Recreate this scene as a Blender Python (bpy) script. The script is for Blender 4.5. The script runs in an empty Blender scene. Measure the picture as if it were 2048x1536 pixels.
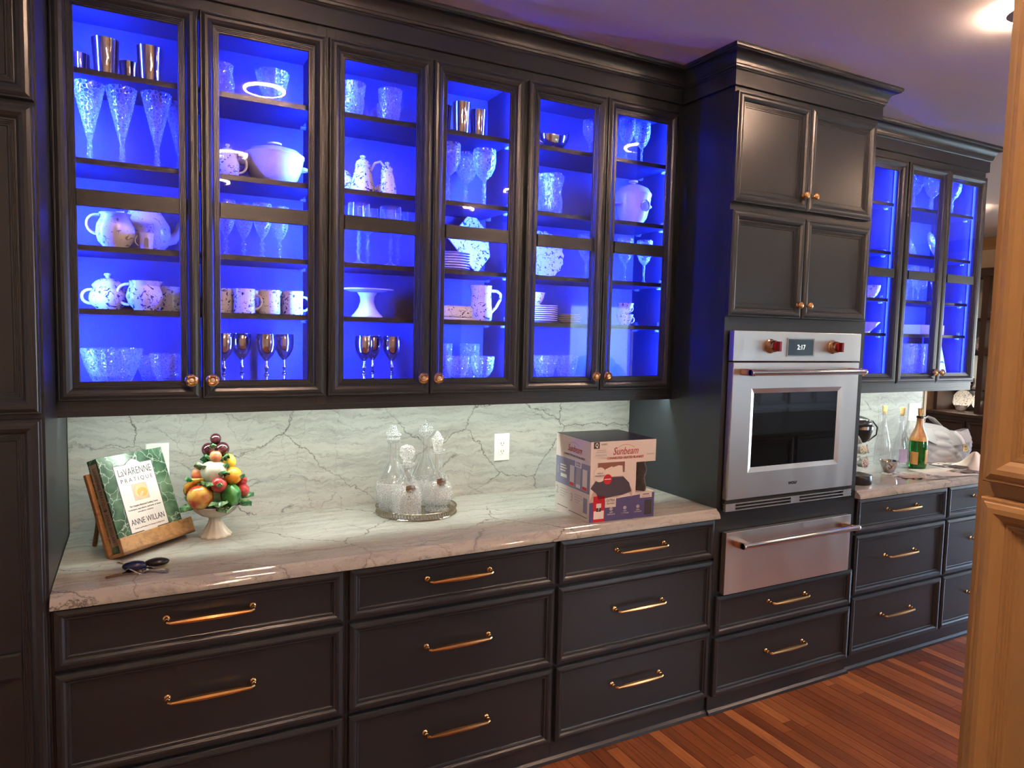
import bpy, math, random
from mathutils import Vector, Matrix
PI = math.pi
random.seed(7)
S = bpy.context.scene
C = S.collection

# ------------------------------------------------------------------ camera
cam_d = bpy.data.cameras.new('camera'); cam = bpy.data.objects.new('camera', cam_d); C.objects.link(cam)
YAW, PITCH, ROLL, FPX = 0.4876, -0.0753, 0.0241, 1411.45
f_ = Vector((math.sin(YAW)*math.cos(PITCH), math.cos(YAW)*math.cos(PITCH), math.sin(PITCH)))
r_ = Vector((math.cos(YAW), -math.sin(YAW), 0)); u_ = r_.cross(f_)
R_ = r_*math.cos(ROLL) + u_*math.sin(ROLL); U_ = -r_*math.sin(ROLL) + u_*math.cos(ROLL)
m3 = Matrix((R_, U_, -f_)).transposed()
cam.matrix_world = Matrix.Translation((0.2194, -2.2084, 1.6461)) @ m3.to_4x4()
cam_d.sensor_width = 36.0; cam_d.lens = FPX/2048*36.0; cam_d.clip_start = 0.05
S.camera = cam

# ------------------------------------------------------------------ world and exposure
W = bpy.data.worlds.new('daylight'); S.world = W; W.use_nodes = True
wn = W.node_tree; wn.nodes.clear()
wo = wn.nodes.new('ShaderNodeOutputWorld'); wb = wn.nodes.new('ShaderNodeBackground'); ws = wn.nodes.new('ShaderNodeTexSky')
ws.sky_type = 'HOSEK_WILKIE'; ws.turbidity = 4.0; ws.sun_direction = Vector((0.3, -0.6, 0.75)).normalized()
wb.inputs['Strength'].default_value = 105.0
wn.links.new(ws.outputs[0], wb.inputs[0]); wn.links.new(wb.outputs[0], wo.inputs[0])
S.view_settings.view_transform = 'Standard'; S.view_settings.look = 'None'
S.view_settings.exposure = 0.25; S.view_settings.gamma = 1.0; S.view_settings.use_curve_mapping = False
S.cycles.max_bounces = 6; S.cycles.diffuse_bounces = 3; S.cycles.glossy_bounces = 2
S.cycles.transmission_bounces = 4; S.cycles.transparent_max_bounces = 20
S.cycles.sample_clamp_indirect = 6.0; S.cycles.caustics_reflective = False; S.cycles.caustics_refractive = False
S.cycles.use_denoising = True; S.cycles.use_adaptive_sampling = True; S.cycles.adaptive_threshold = .1

BLUE = (0.010, 0.030, 1.0)
LED_W, UNDER_W, HALO_E = 112.0, 9.6, 800.0
HALO_C = (1.0, 0.64, 0.42)
UNDER_C = (0.88, 1.0, 0.87)

def area(name, loc, direction, sx, sy, power, col, spread=PI):
    l = bpy.data.lights.new(name, 'AREA'); l.shape = 'RECTANGLE'; l.size = sx; l.size_y = sy
    l.energy = power; l.color = col; l.spread = spread
    o = bpy.data.objects.new(name, l); C.objects.link(o); o.location = loc
    o.rotation_euler = Vector(direction).to_track_quat('-Z', 'Y').to_euler()
    return o

# ------------------------------------------------------------------ materials
def nt(name):
    m = bpy.data.materials.new(name); m.use_nodes = True
    n = m.node_tree; n.nodes.clear()
    out = n.nodes.new('ShaderNodeOutputMaterial')
    return m, n, out
def N(n, kind, **kw):
    x = n.nodes.new(kind)
    for k, v in kw.items():
        if k in x.inputs: x.inputs[k].default_value = v
        else: setattr(x, k, v)
    return x
def pbr(name, col, rough=.5, metal=0., spec=.5, emit=None, es=0., coat=0., sheen=0., bump=None, trans=0.):
    m, n, out = nt(name)
    b = n.nodes.new('ShaderNodeBsdfPrincipled')
    b.inputs['Base Color'].default_value = (*col, 1); b.inputs['Roughness'].default_value = rough
    b.inputs['Metallic'].default_value = metal; b.inputs['Specular IOR Level'].default_value = spec
    b.inputs['Coat Weight'].default_value = coat; b.inputs['Coat Roughness'].default_value = .08
    b.inputs['Sheen Weight'].default_value = sheen; b.inputs['Transmission Weight'].default_value = trans
    if emit: b.inputs['Emission Color'].default_value = (*emit, 1); b.inputs['Emission Strength'].default_value = es
    if bump:
        sc, st, dist = bump
        t = N(n, 'ShaderNodeTexNoise', Scale=sc, Detail=3.); p = N(n, 'ShaderNodeBump', Strength=st, Distance=dist)
        tc = n.nodes.new('ShaderNodeTexCoord'); n.links.new(tc.outputs['Object'], t.inputs['Vector'])
        n.links.new(t.outputs['Fac'], p.inputs['Height']); n.links.new(p.outputs[0], b.inputs['Normal'])
    n.links.new(b.outputs[0], out.inputs[0])
    return m
def ramp(n, pts):
    r = n.nodes.new('ShaderNodeValToRGB'); e = r.color_ramp.elements
    while len(e) < len(pts): e.new(.5)
    for i, (p, c) in enumerate(pts):
        e[i].position = p; e[i].color = (*c, 1) if len(c) == 3 else c
    return r
def mapping(n, src, scale=(1,1,1), rot=(0,0,0), loc=(0,0,0)):
    m = n.nodes.new('ShaderNodeMapping')
    m.inputs['Scale'].default_value = scale; m.inputs['Rotation'].default_value = rot; m.inputs['Location'].default_value = loc
    n.links.new(src, m.inputs['Vector']); return m
def mixc(n, fac, a, b, mode='MIX'):
    x = n.nodes.new('ShaderNodeMix'); x.data_type = 'RGBA'; x.blend_type = mode
    for i, v in ((0, fac), (6, a), (7, b)):
        if hasattr(v, 'links') or isinstance(v, bpy.types.NodeSocket): n.links.new(v, x.inputs[i])
        elif i == 0: x.inputs[0].default_value = v
        else: x.inputs[i].default_value = (*v, 1)
    return x.outputs[2]
def math_(n, op, a, b=None):
    x = n.nodes.new('ShaderNodeMath'); x.operation = op
    for i, v in ((0, a), (1, b)):
        if v is None: continue
        if isinstance(v, bpy.types.NodeSocket): n.links.new(v, x.inputs[i])
        else: x.inputs[i].default_value = v
    return x.outputs[0]

def stone(name, plane, rough):
    """pale quartzite: fine layered streaks and thin dark cracks; plane 'xz' for upright, 'xy' for flat slabs"""
    m, n, out = nt(name)
    b = n.nodes.new('ShaderNodeBsdfPrincipled'); g = n.nodes.new('ShaderNodeNewGeometry')
    pos = g.outputs['Position']
    rot = (PI/2, 0, 0) if plane == 'xz' else (0, 0, 0)
    flat = mapping(n, pos, rot=rot).outputs[0]
    dn = N(n, 'ShaderNodeTexNoise', Scale=4.5, Detail=7., Roughness=.68); n.links.new(flat, dn.inputs['Vector'])
    va = n.nodes.new('ShaderNodeVectorMath'); va.operation = 'MULTIPLY_ADD'
    n.links.new(dn.outputs['Color'], va.inputs[0]); va.inputs[1].default_value = (.16, .14, .0); n.links.new(flat, va.inputs[2])
    warped = va.outputs[0]
    # streaks
    st = N(n, 'ShaderNodeTexNoise', Scale=1., Detail=6., Roughness=.7)
    n.links.new(mapping(n, warped, scale=(3, 34, 1), rot=(0, 0, .10)).outputs[0], st.inputs['Vector'])
    cl = N(n, 'ShaderNodeTexNoise', Scale=2.2, Detail=3.); n.links.new(flat, cl.inputs['Vector'])
    base = ramp(n, [(.30, (.32, .32, .31)), (.50, (.43, .43, .415)), (.72, (.49, .49, .475))]); n.links.new(st.outputs['Fac'], base.inputs['Fac'])
    tint = ramp(n, [(.35, (.90, .89, .86)), (.65, (1, 1, 1))]); n.links.new(cl.outputs['Fac'], tint.inputs['Fac'])
    col = mixc(n, 1.0, base.outputs[0], tint.outputs[0], 'MULTIPLY')
    def cracks(scale, sc2, width, seed, lo, hi):
        v = n.nodes.new('ShaderNodeTexVoronoi'); v.feature = 'DISTANCE_TO_EDGE'; v.voronoi_dimensions = '2D'
        v.inputs['Scale'].default_value = scale
        n.links.new(mapping(n, warped, scale=sc2, loc=(seed, seed*.7, 0)).outputs[0], v.inputs['Vector'])
        r = ramp(n, [(0., (1, 1, 1)), (width, (.35, .35, .35)), (width*2.2, (0, 0, 0))]); n.links.new(v.outputs['Distance'], r.inputs['Fac'])
        mk = N(n, 'ShaderNodeTexNoise', Scale=2.6, Detail=2.); n.links.new(mapping(n, flat, loc=(seed*3, 1, 0)).outputs[0], mk.inputs['Vector'])
        mr = ramp(n, [(lo, (0, 0, 0)), (hi, (1, 1, 1))]); n.links.new(mk.outputs['Fac'], mr.inputs['Fac'])
        return math_(n, 'MULTIPLY', r.outputs[0], mr.outputs[0])
    c1 = cracks(2.3, (1.0, 1.3, 1), .0042, 3.1, .38, .52)
    c2 = cracks(5.0, (1.5, .55, 1), .0050, 8.7, .46, .60)
    c3 = cracks(4.0, (.35, 2.6, 1), .0060, 5.3, .42, .58)
    fine = N(n, 'ShaderNodeTexNoise', Scale=1., Detail=4., Roughness=.75); n.links.new(mapping(n, warped, scale=(14, 150, 1), rot=(0, 0, .06)).outputs[0], fine.inputs['Vector'])
    fr = ramp(n, [(.30, (.60, .60, .58)), (.46, (1, 1, 1))]); n.links.new(fine.outputs['Fac'], fr.inputs['Fac'])
    col = mixc(n, .8, col, fr.outputs[0], 'MULTIPLY')
    col = mixc(n, math_(n, 'MULTIPLY', c1, .92), col, (.055, .055, .05))
    col = mixc(n, math_(n, 'MULTIPLY', c2, .55), col, (.12, .12, .11))
    col = mixc(n, math_(n, 'MULTIPLY', c3, .70), col, (.09, .09, .085))
    n.links.new(col, b.inputs['Base Color']); b.inputs['Roughness'].default_value = rough
    n.links.new(b.outputs[0], out.inputs[0]); return m

def wood(name, c0, c1, c2, rough=.3, along='y', scale=1., per_piece=True):
    m, n, out = nt(name)
    b = n.nodes.new('ShaderNodeBsdfPrincipled'); tc = n.nodes.new('ShaderNodeTexCoord')
    g = n.nodes.new('ShaderNodeNewGeometry'); oi = n.nodes.new('ShaderNodeObjectInfo')
    rnd = math_(n, 'FRACT', math_(n, 'ADD', g.outputs['Random Per Island'], oi.outputs['Random']))
    sc = {'y': (60, 3.2, 60), 'x': (3.2, 60, 60), 'z': (60, 60, 3.2)}[along]
    mp = mapping(n, tc.outputs['Object'], scale=tuple(s*scale for s in sc))
    off = n.nodes.new('ShaderNodeCombineXYZ'); k = math_(n, 'MULTIPLY', rnd, 37.)
    for i in range(3): n.links.new(k, off.inputs[i])
    ad = n.nodes.new('ShaderNodeVectorMath'); n.links.new(mp.outputs[0], ad.inputs[0]); n.links.new(off.outputs[0], ad.inputs[1])
    t = N(n, 'ShaderNodeTexNoise', Scale=1., Detail=5., Roughness=.65, Distortion=.6); n.links.new(ad.outputs[0], t.inputs['Vector'])
    gr = ramp(n, [(.33, (.62, .58, .55)), (.52, (1, 1, 1)), (.75, (1.15, 1.12, 1.05))]); n.links.new(t.outputs['Fac'], gr.inputs['Fac'])
    pc = ramp(n, [(0., c0), (.55, c1), (1., c2)])
    if per_piece: n.links.new(rnd, pc.inputs['Fac'])
    else: pc.inputs['Fac'].default_value = .5
    n.links.new(mixc(n, 1., pc.outputs[0], gr.outputs[0], 'MULTIPLY'), b.inputs['Base Color'])
    b.inputs['Roughness'].default_value = rough
    n.links.new(b.outputs[0], out.inputs[0]); return m

def pane_glass(name, tint=(1, 1, 1), refl=1.0):
    m, n, out = nt(name)
    lw = N(n, 'ShaderNodeLayerWeight', Blend=.5); tr = n.nodes.new('ShaderNodeBsdfTransparent'); gl = n.nodes.new('ShaderNodeBsdfGlossy')
    gl.inputs['Roughness'].default_value = .015
    tr.inputs['Color'].default_value = (*tint, 1); mx = n.nodes.new('ShaderNodeMixShader')
    sch = math_(n, 'ADD', math_(n, 'MULTIPLY', math_(n, 'POWER', lw.outputs['Facing'], 5.), .90), .042)
    n.links.new(math_(n, 'MULTIPLY', sch, refl), mx.inputs[0]); n.links.new(tr.outputs[0], mx.inputs[1]); n.links.new(gl.outputs[0], mx.inputs[2])
    n.links.new(mx.outputs[0], out.inputs[0]); return m

def crystal(name, cut=0., scale=60., tint=(.985, .99, 1.), body=.02, line=.65, edge=.55, width=.10):
    """clear glass: see-through body, edges whitened to look lit; cut > 0 adds ground facet lines and a sparkling relief"""
    m, n, out = nt(name)
    tc = n.nodes.new('ShaderNodeTexCoord')
    lw = N(n, 'ShaderNodeLayerWeight', Blend=.5); tr = n.nodes.new('ShaderNodeBsdfTransparent'); tr.inputs['Color'].default_value = (*tint, 1)
    gl = n.nodes.new('ShaderNodeBsdfGlossy'); gl.inputs['Roughness'].default_value = .06
    df = n.nodes.new('ShaderNodeBsdfTranslucent'); dd = n.nodes.new('ShaderNodeBsdfDiffuse'); dm = n.nodes.new('ShaderNodeMixShader')
    for b in (df, dd): b.inputs['Color'].default_value = (.93, .95, .97, 1)
    n.links.new(df.outputs[0], dm.inputs[1]); n.links.new(dd.outputs[0], dm.inputs[2])
    white_fac = math_(n, 'ADD', math_(n, 'MULTIPLY', math_(n, 'POWER', lw.outputs['Facing'], 3.5), edge), body)  # white edge colour imitates the bright rims of clear glass
    if cut > 0:
        v = n.nodes.new('ShaderNodeTexVoronoi'); v.inputs['Scale'].default_value = scale; v.feature = 'DISTANCE_TO_EDGE'
        n.links.new(tc.outputs['Object'], v.inputs['Vector'])
        r = ramp(n, [(width*.35, (1, 1, 1)), (width, (0, 0, 0))]); n.links.new(v.outputs['Distance'], r.inputs['Fac'])
        white_fac = math_(n, 'ADD', white_fac, math_(n, 'MULTIPLY', r.outputs[0], line))
        bp_ = N(n, 'ShaderNodeBump', Strength=cut, Distance=.003); n.links.new(v.outputs['Distance'], bp_.inputs['Height'])
        n.links.new(bp_.outputs[0], gl.inputs['Normal'])
    cl = n.nodes.new('ShaderNodeClamp'); n.links.new(white_fac, cl.inputs[0])
    m1 = n.nodes.new('ShaderNodeMixShader'); n.links.new(cl.outputs[0], m1.inputs[0])
    n.links.new(tr.outputs[0], m1.inputs[1]); n.links.new(dm.outputs[0], m1.inputs[2])
    m2 = n.nodes.new('ShaderNodeMixShader')
    n.links.new(math_(n, 'ADD', math_(n, 'MULTIPLY', math_(n, 'POWER', lw.outputs['Facing'], 3.), .35), .07), m2.inputs[0])
    n.links.new(m1.outputs[0], m2.inputs[1]); n.links.new(gl.outputs[0], m2.inputs[2])
    n.links.new(m2.outputs[0], out.inputs[0]); return m

def printed(name, base, ink, scale=62., thr=.60, rough=.2):
    """white porcelain carrying a small vine-like print"""
    m, n, out = nt(name)
    b = n.nodes.new('ShaderNodeBsdfPrincipled'); tc = n.nodes.new('ShaderNodeTexCoord')
    t = N(n, 'ShaderNodeTexNoise', Scale=scale, Detail=2., Roughness=.5, Distortion=1.4); n.links.new(tc.outputs['Object'], t.inputs['Vector'])
    a = ramp(n, [(thr, (0, 0, 0)), (thr+.03, (1, 1, 1))]); n.links.new(t.outputs['Fac'], a.inputs['Fac'])
    v = N(n, 'ShaderNodeTexNoise', Scale=scale*.55, Detail=1., Distortion=.8); n.links.new(tc.outputs['Object'], v.inputs['Vector'])
    k = ramp(n, [(.484, (0, 0, 0)), (.492, (1, 1, 1)), (.508, (1, 1, 1)), (.516, (0, 0, 0))]); n.links.new(v.outputs['Fac'], k.inputs['Fac'])
    mk = N(n, 'ShaderNodeTexNoise', Scale=scale*.35, Detail=1.); n.links.new(tc.outputs['Object'], mk.inputs['Vector'])
    mr = ramp(n, [(.47, (0, 0, 0)), (.55, (1, 1, 1))]); n.links.new(mk.outputs['Fac'], mr.inputs['Fac'])
    fac = math_(n, 'MAXIMUM', a.outputs[0], math_(n, 'MULTIPLY', k.outputs[0], mr.outputs[0]))
    n.links.new(mixc(n, fac, base, ink), b.inputs['Base Color']); b.inputs['Roughness'].default_value = rough
    n.links.new(b.outputs[0], out.inputs[0]); return m

def brushed(name, col, rough, axis=(400, 400, 6), st=.03):
    m, n, out = nt(name)
    b = n.nodes.new('ShaderNodeBsdfPrincipled'); tc = n.nodes.new('ShaderNodeTexCoord')
    b.inputs['Base Color'].default_value = (*col, 1); b.inputs['Metallic'].default_value = 1.; b.inputs['Roughness'].default_value = rough
    t = N(n, 'ShaderNodeTexNoise', Scale=1., Detail=2.); n.links.new(mapping(n, tc.outputs['Object'], scale=axis).outputs[0], t.inputs['Vector'])
    t2 = N(n, 'ShaderNodeTexNoise', Scale=2.4, Detail=1.); n.links.new(mapping(n, tc.outputs['Object'], scale=(3, 3, .8)).outputs[0], t2.inputs['Vector'])
    p = N(n, 'ShaderNodeBump', Strength=st, Distance=.001); n.links.new(t.outputs['Fac'], p.inputs['Height'])
    p2 = N(n, 'ShaderNodeBump', Strength=.25, Distance=.02); n.links.new(t2.outputs['Fac'], p2.inputs['Height']); n.links.new(p.outputs[0], p2.inputs['Normal'])
    n.links.new(p2.outputs[0], b.inputs['Normal']); n.links.new(b.outputs[0], out.inputs[0]); return m

MT = {}
MT['paint'] = pbr('dark_paint', (.0185, .0240, .0320), .31, spec=.6)
MT['inside'] = pbr('cabinet_inside', (.055, .055, .075), .55)
MT['cream'] = pbr('cream_paint', (.36, .215, .085), .45, bump=(220., .05, .002))
MT['ceil'] = pbr('ceiling_paint', (.90, .89, .90), .85, bump=(90., .12, .002))
MT['wall'] = pbr('wall_paint', (.82, .80, .75), .8)
MT['wall2'] = pbr('tan_wall_paint', (.55, .45, .33), .8)
MT['white'] = pbr('white_paint', (.80, .78, .74), .5)
MT['splash'] = stone('stone_upright', 'xz', .22)
MT['counter'] = stone('stone_flat', 'xy', .07)
MT['floor'] = wood('oak_floor', (.14, .038, .012), (.28, .086, .027), (.42, .155, .050), .32)
MT['oak'] = wood('oak_stand', (.34, .17, .065), (.40, .21, .085), (.45, .25, .1), .4, along='x', scale=1.2)
MT['mahog'] = wood('dark_hutch_wood', (.030, .015, .012), (.036, .018, .014), (.042, .021, .016), .35, along='z')
MT['pane'] = pane_glass('door_glass', refl=1.15)
MT['winglass'] = pane_glass('window_glass')
MT['brass'] = pbr('brass', (.78, .46, .19), .26, 1.)
MT['knobc'] = pbr('knob_centre', (.80, .68, .55), .3, .3)
MT['steel'] = brushed('stainless', (.82, .79, .75), .33)
MT['chrome'] = pbr('polished_steel', (.78, .74, .70), .12, 1.)
MT['silver'] = pbr('silver', (.86, .83, .79), .10, 1.)
MT['black'] = pbr('black_plastic', (.012, .012, .013), .3)
MT['blackglass'] = pbr('oven_glass', (.006, .006, .007), .03, spec=.8)
MT['dark'] = pbr('dark_gap', (.006, .006, .006), .8)
MT['red'] = pbr('red_knob', (.20, .012, .018), .28, coat=.4)
MT['screen'] = pbr('oven_screen', (.015, .022, .028), .05, emit=(.10, .16, .20), es=.25)
MT['glowtext'] = pbr('screen_digits', (.8, .9, .95), .4, emit=(.85, .95, 1.), es=1.4)
MT['crys'] = crystal('plain_crystal', body=.03, edge=.8)
MT['cut'] = crystal('cut_crystal', .9, 95., line=.26, edge=.5)
MT['decacut'] = crystal('decanter_cut_glass', .9, 120., tint=(1., 1., 1.), body=.03, line=.75, edge=.5, width=.13)
MT['decaplain'] = crystal('decanter_glass', tint=(1., 1., 1.), body=.04, edge=.75)
MT['clear'] = crystal('bottle_glass', body=.02, edge=.45)
MT['clip'] = crystal('clear_plastic', body=.2)
MT['porc'] = pbr('white_porcelain', (.80, .78, .74), .18, coat=.5)
MT['onion'] = printed('blue_onion_porcelain', (.80, .78, .76), (.02, .025, .10))
MT['garland'] = printed('garland_porcelain', (.80, .78, .74), (.30, .26, .22), 48., .64)
MT['lace'] = printed('lace_porcelain', (.78, .77, .78), (.04, .04, .08), 70., .60)
MT['gold'] = pbr('gold_trim', (.85, .58, .22), .25, 1.)
MT['plast_w'] = pbr('white_plastic', (.80, .80, .79), .35)
MT['plast_g'] = pbr('grey_plastic', (.30, .30, .31), .4)
MT['led'] = pbr('blue_led', (.1, .1, .3), .5, emit=BLUE, es=6.0)
MT['ledw'] = pbr('white_led', (.8, .8, .8), .5, emit=UNDER_C, es=3.0)
MT['halo'] = pbr('halo_light', (.8, .7, .6), .5, emit=HALO_C, es=HALO_E)
MT['fixture'] = pbr('fixture_face', (.30, .28, .27), .6)

# ------------------------------------------------------------------ geometry helpers
class G:
    """collects faces; build() links them as one mesh object"""
    def __init__(s): s.v = []; s.f = []; s.mi = []; s.m = 0
    def add(s, vs, fs):
        o = len(s.v); s.v += [tuple(v) for v in vs]; s.f += [tuple(o+i for i in f) for f in fs]; s.mi += [s.m]*len(fs); return s
    def box(s, x0, x1, y0, y1, z0, z1):
        return s.add([(x0,y0,z0),(x1,y0,z0),(x1,y1,z0),(x0,y1,z0),(x0,y0,z1),(x1,y0,z1),(x1,y1,z1),(x0,y1,z1)],
                     [(0,3,2,1),(4,5,6,7),(0,1,5,4),(1,2,6,5),(2,3,7,6),(3,0,4,7)])
    def obox(s, c, ax, ay, az, sx, sy, sz):
        c = Vector(c); ax, ay, az = Vector(ax), Vector(ay), Vector(az)
        vs = [c+ax*(i*sx/2)+ay*(j*sy/2)+az*(k*sz/2) for k in (-1,1) for (i,j) in ((-1,-1),(1,-1),(1,1),(-1,1))]
        return s.add(vs, [(0,3,2,1),(4,5,6,7),(0,1,5,4),(1,2,6,5),(2,3,7,6),(3,0,4,7)])
    def prism(s, poly, fn, d0, d1):
        """poly: 2-D outline; fn(u, v, d) -> 3-D point"""
        k = len(poly); vs = [fn(u, v, d0) for u, v in poly] + [fn(u, v, d1) for u, v in poly]
        return s.add(vs, [tuple(range(k))[::-1], tuple(range(k, 2*k))] + [(i, (i+1) % k, k+(i+1) % k, k+i) for i in range(k)])
    def lathe(s, prof, n=24, fl=None, c=(0,0,0), axis='z', flip=False):
        """prof: (r, h) from bottom to top; fl(theta, i) scales the radius"""
        vs = []
        for i, (r, h) in enumerate(prof):
            for j in range(n):
                t = 2*PI*j/n; rr = r*(fl(t, i) if fl else 1)
                a, b = rr*math.cos(t), rr*math.sin(t)
                vs.append({'z': (c[0]+a, c[1]+b, c[2]+h), 'y': (c[0]+a, c[1]-h, c[2]+b), 'x': (c[0]+h, c[1]+a, c[2]+b)}[axis])
        fs = []
        for i in range(len(prof)-1):
            for j in range(n):
                a, b = i*n+j, i*n+(j+1) % n
                fs.append((a, b, b+n, a+n))
        if prof[0][0] > 1e-5: fs.append(tuple(range(n))[::-1])
        if prof[-1][0] > 1e-5: fs.append(tuple(range((len(prof)-1)*n, len(prof)*n)))
        return s.add(vs, fs)
    def tube(s, pts, rad, n=8, closed=False, flat=1.0):
        pts = [Vector(p) for p in pts]; k = len(pts)
        rad = rad if isinstance(rad, (list, tuple)) else [rad]*k
        vs = []; prev = None
        for i, p in enumerate(pts):
            if closed: t = pts[(i+1) % k]-pts[i-1]
            else: t = pts[min(i+1, k-1)]-pts[max(i-1, 0)]
            t.normalize()
            if prev is None:
                a = t.orthogonal().normalized()
            else:
                a = (prev-t*prev.dot(t)); a = a.normalized() if a.length > 1e-6 else t.orthogonal().normalized()
            prev = a; b = t.cross(a)
            for j in range(n):
                q = 2*PI*j/n; vs.append(p+a*(math.cos(q)*rad[i])+b*(math.sin(q)*rad[i]*flat))
        fs = []
        for i in range(k if closed else k-1):
            for j in range(n):
                a, b = i*n+j, i*n+(j+1) % n; c_, d = ((i+1) % k)*n+(j+1) % n, ((i+1) % k)*n+j
                fs.append((a, b, c_, d))
        if not closed: fs += [tuple(range(n))[::-1], tuple(range((k-1)*n, k*n))]
        return s.add(vs, fs)
    def ball(s, c, r, n=14, k=8, sc=(1,1,1), fn=None):
        vs = []; fs = []
        for i in range(k+1):
            a = PI*i/k
            for j in range(n):
                t = 2*PI*j/n; d = Vector((math.sin(a)*math.cos(t), math.sin(a)*math.sin(t), -math.cos(a)))
                q = r*(fn(a, t) if fn else 1)
                vs.append((c[0]+d.x*q*sc[0], c[1]+d.y*q*sc[1], c[2]+d.z*q*sc[2]))
        for i in range(k):
            for j in range(n):
                a, b = i*n+j, i*n+(j+1) % n; fs.append((a, b, b+n, a+n))
        return s.add(vs, fs)
    def ring(s, x0, x1, z0, z1, prof, y, fill, back=True, sgn=-1, M=None):
        """mitred frame in the xz plane; prof = (inset, proud); proud points towards -y; fill closes the middle"""
        T = M or (lambda a, d, h: (a, y+sgn*d, h))
        rings = []
        for ins, pr in prof:
            rings.append([T(x0+ins, pr, z0+ins), T(x1-ins, pr, z0+ins), T(x1-ins, pr, z1-ins), T(x0+ins, pr, z1-ins)])
        vs = [p for r in rings for p in r]; fs = []
        for i in range(len(rings)-1):
            for j in range(4):
                a, b = i*4+j, i*4+(j+1) % 4; fs.append((a, b, b+4, a+4))
        L = (len(rings)-1)*4
        if fill: fs.append((L, L+1, L+2, L+3)); fs.append((3, 2, 1, 0))
        else:
            for j in range(4): fs.append((L+j, L+(j+1) % 4, (j+1) % 4, j))
        return s.add(vs, fs)
    def sweep(s, path, prof, closed_prof=True):
        """path: plan points; prof: (out, z), out to the right of travel"""
        k = len(path); m = len(prof); vs = []
        P = [Vector((p[0], p[1])) for p in path]
        nr = []
        for i in range(k-1):
            d = (P[i+1]-P[i]).normalized(); nr.append(Vector((d.y, -d.x)))
        for i in range(k):
            if i == 0: o = nr[0]
            elif i == k-1: o = nr[-1]
            else: o = (nr[i-1]+nr[i])/(1+nr[i-1].dot(nr[i]))
            for u, z in prof: vs.append((P[i].x+o.x*u, P[i].y+o.y*u, z))
        fs = []
        for i in range(k-1):
            for j in range(m if closed_prof else m-1):
                a, b = i*m+j, i*m+(j+1) % m; fs.append((a, a+m, b+m, b))
        fs += [tuple(range(m)), tuple(range((k-1)*m, k*m))[::-1]]
        return s.add(vs, fs)
    def sheet(s, fn, nu, nv):
        o = len(s.v); vs = [fn(i/nu, j/nv) for j in range(nv+1) for i in range(nu+1)]
        fs = [(j*(nu+1)+i, j*(nu+1)+i+1, (j+1)*(nu+1)+i+1, (j+1)*(nu+1)+i) for j in range(nv) for i in range(nu)]
        return s.add(vs, fs)
    def mesh(s, name, mats, smooth=None):
        me = bpy.data.meshes.new(name); me.from_pydata(s.v, [], s.f)
        for m in (mats if isinstance(mats, (list, tuple)) else [mats]): me.materials.append(MT[m] if isinstance(m, str) else m)
        if any(s.mi): me.polygons.foreach_set('material_index', s.mi)
        if smooth is not None:
            me.polygons.foreach_set('use_smooth', [True]*len(me.polygons)); me.set_sharp_from_angle(angle=math.radians(smooth))
        me.validate(); me.update(); return me
    def build(s, name, mats, parent=None, smooth=None, bevel=0, local=False, seg=2):
        return link(name, s.mesh(name, mats, smooth), parent, bevel, local, seg)

ORG = {}
def link(name, me, parent=None, bevel=0, local=False, seg=2):
    o = bpy.data.objects.new(name, me); C.objects.link(o)
    if parent is not None:
        o.parent = parent
        if not local and parent.name in ORG: o.matrix_parent_inverse = Matrix.Translation(-ORG[parent.name])
    if bevel:
        b = o.modifiers.new('bevel', 'BEVEL'); b.width = bevel; b.segments = seg; b.limit_method = 'ANGLE'; b.angle_limit = math.radians(40)
    return o
def tag(o, label=None, cat=None, group=None, kind=None):
    for k, v in (('label', label), ('category', cat), ('group', group), ('kind', kind)):
        if v: o[k] = v
    return o
def thing(name, label, cat, loc=(0,0,0), rz=0, group=None, world=False):
    """an Empty at the thing's base; world=True lets its parts be given in room coordinates"""
    o = bpy.data.objects.new(name, None); C.objects.link(o); o.location = loc; o.rotation_euler = (0, 0, rz); o.empty_display_size = .05
    if world: ORG[o.name] = Vector(loc)
    return tag(o, label, cat, group)
def struct(o): o['kind'] = 'structure'; return o
def copy_tree(o, parent=None):
    c = o.copy(); C.objects.link(c)
    if parent is not None: c.parent = parent
    for ch in o.children: copy_tree(ch, c)
    return c

FONT = {}
def text_mesh(name, body, size, mat, shear=0., width=None, sx=1., align='CENTER', depth=.0002, space=1., bold=0.):
    cu = bpy.data.curves.new('t', 'FONT'); cu.body = body; cu.size = size; cu.shear = shear; cu.align_x = align; cu.align_y = 'CENTER'
    cu.extrude = depth; cu.space_character = space; cu.offset = bold; cu.resolution_u = 3
    ob = bpy.data.objects.new('t', cu); C.objects.link(ob)
    dg = bpy.context.evaluated_depsgraph_get(); dg.update()
    me = bpy.data.meshes.new_from_object(ob.evaluated_get(dg)); me.name = name
    bpy.data.objects.remove(ob); bpy.data.curves.remove(cu)
    xs = [v.co.x for v in me.vertices]; k = sx
    if width: k = width/max(max(xs)-min(xs), 1e-6)
    for v in me.vertices: v.co.x *= k
    me.materials.clear(); me.materials.append(MT[mat]); return me
def text(name, body, size, at, right, up, mat, parent, **kw):
    """flat lettering lying on a surface: at = centre, right/up = in-plane axes"""
    me = text_mesh(name, body, size, mat, **kw); o = bpy.data.objects.new(name, me); C.objects.link(o)
    r, u = Vector(right).normalized(), Vector(up).normalized(); n = r.cross(u)
    o.parent = parent
    mw = Matrix.Translation(Vector(at)+n*.0004) @ Matrix((r, u, n)).transposed().to_4x4()
    if parent is not None and parent.name in ORG: mw = Matrix.Translation(-ORG[parent.name]) @ mw
    o.matrix_basis = mw
    return o

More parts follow.
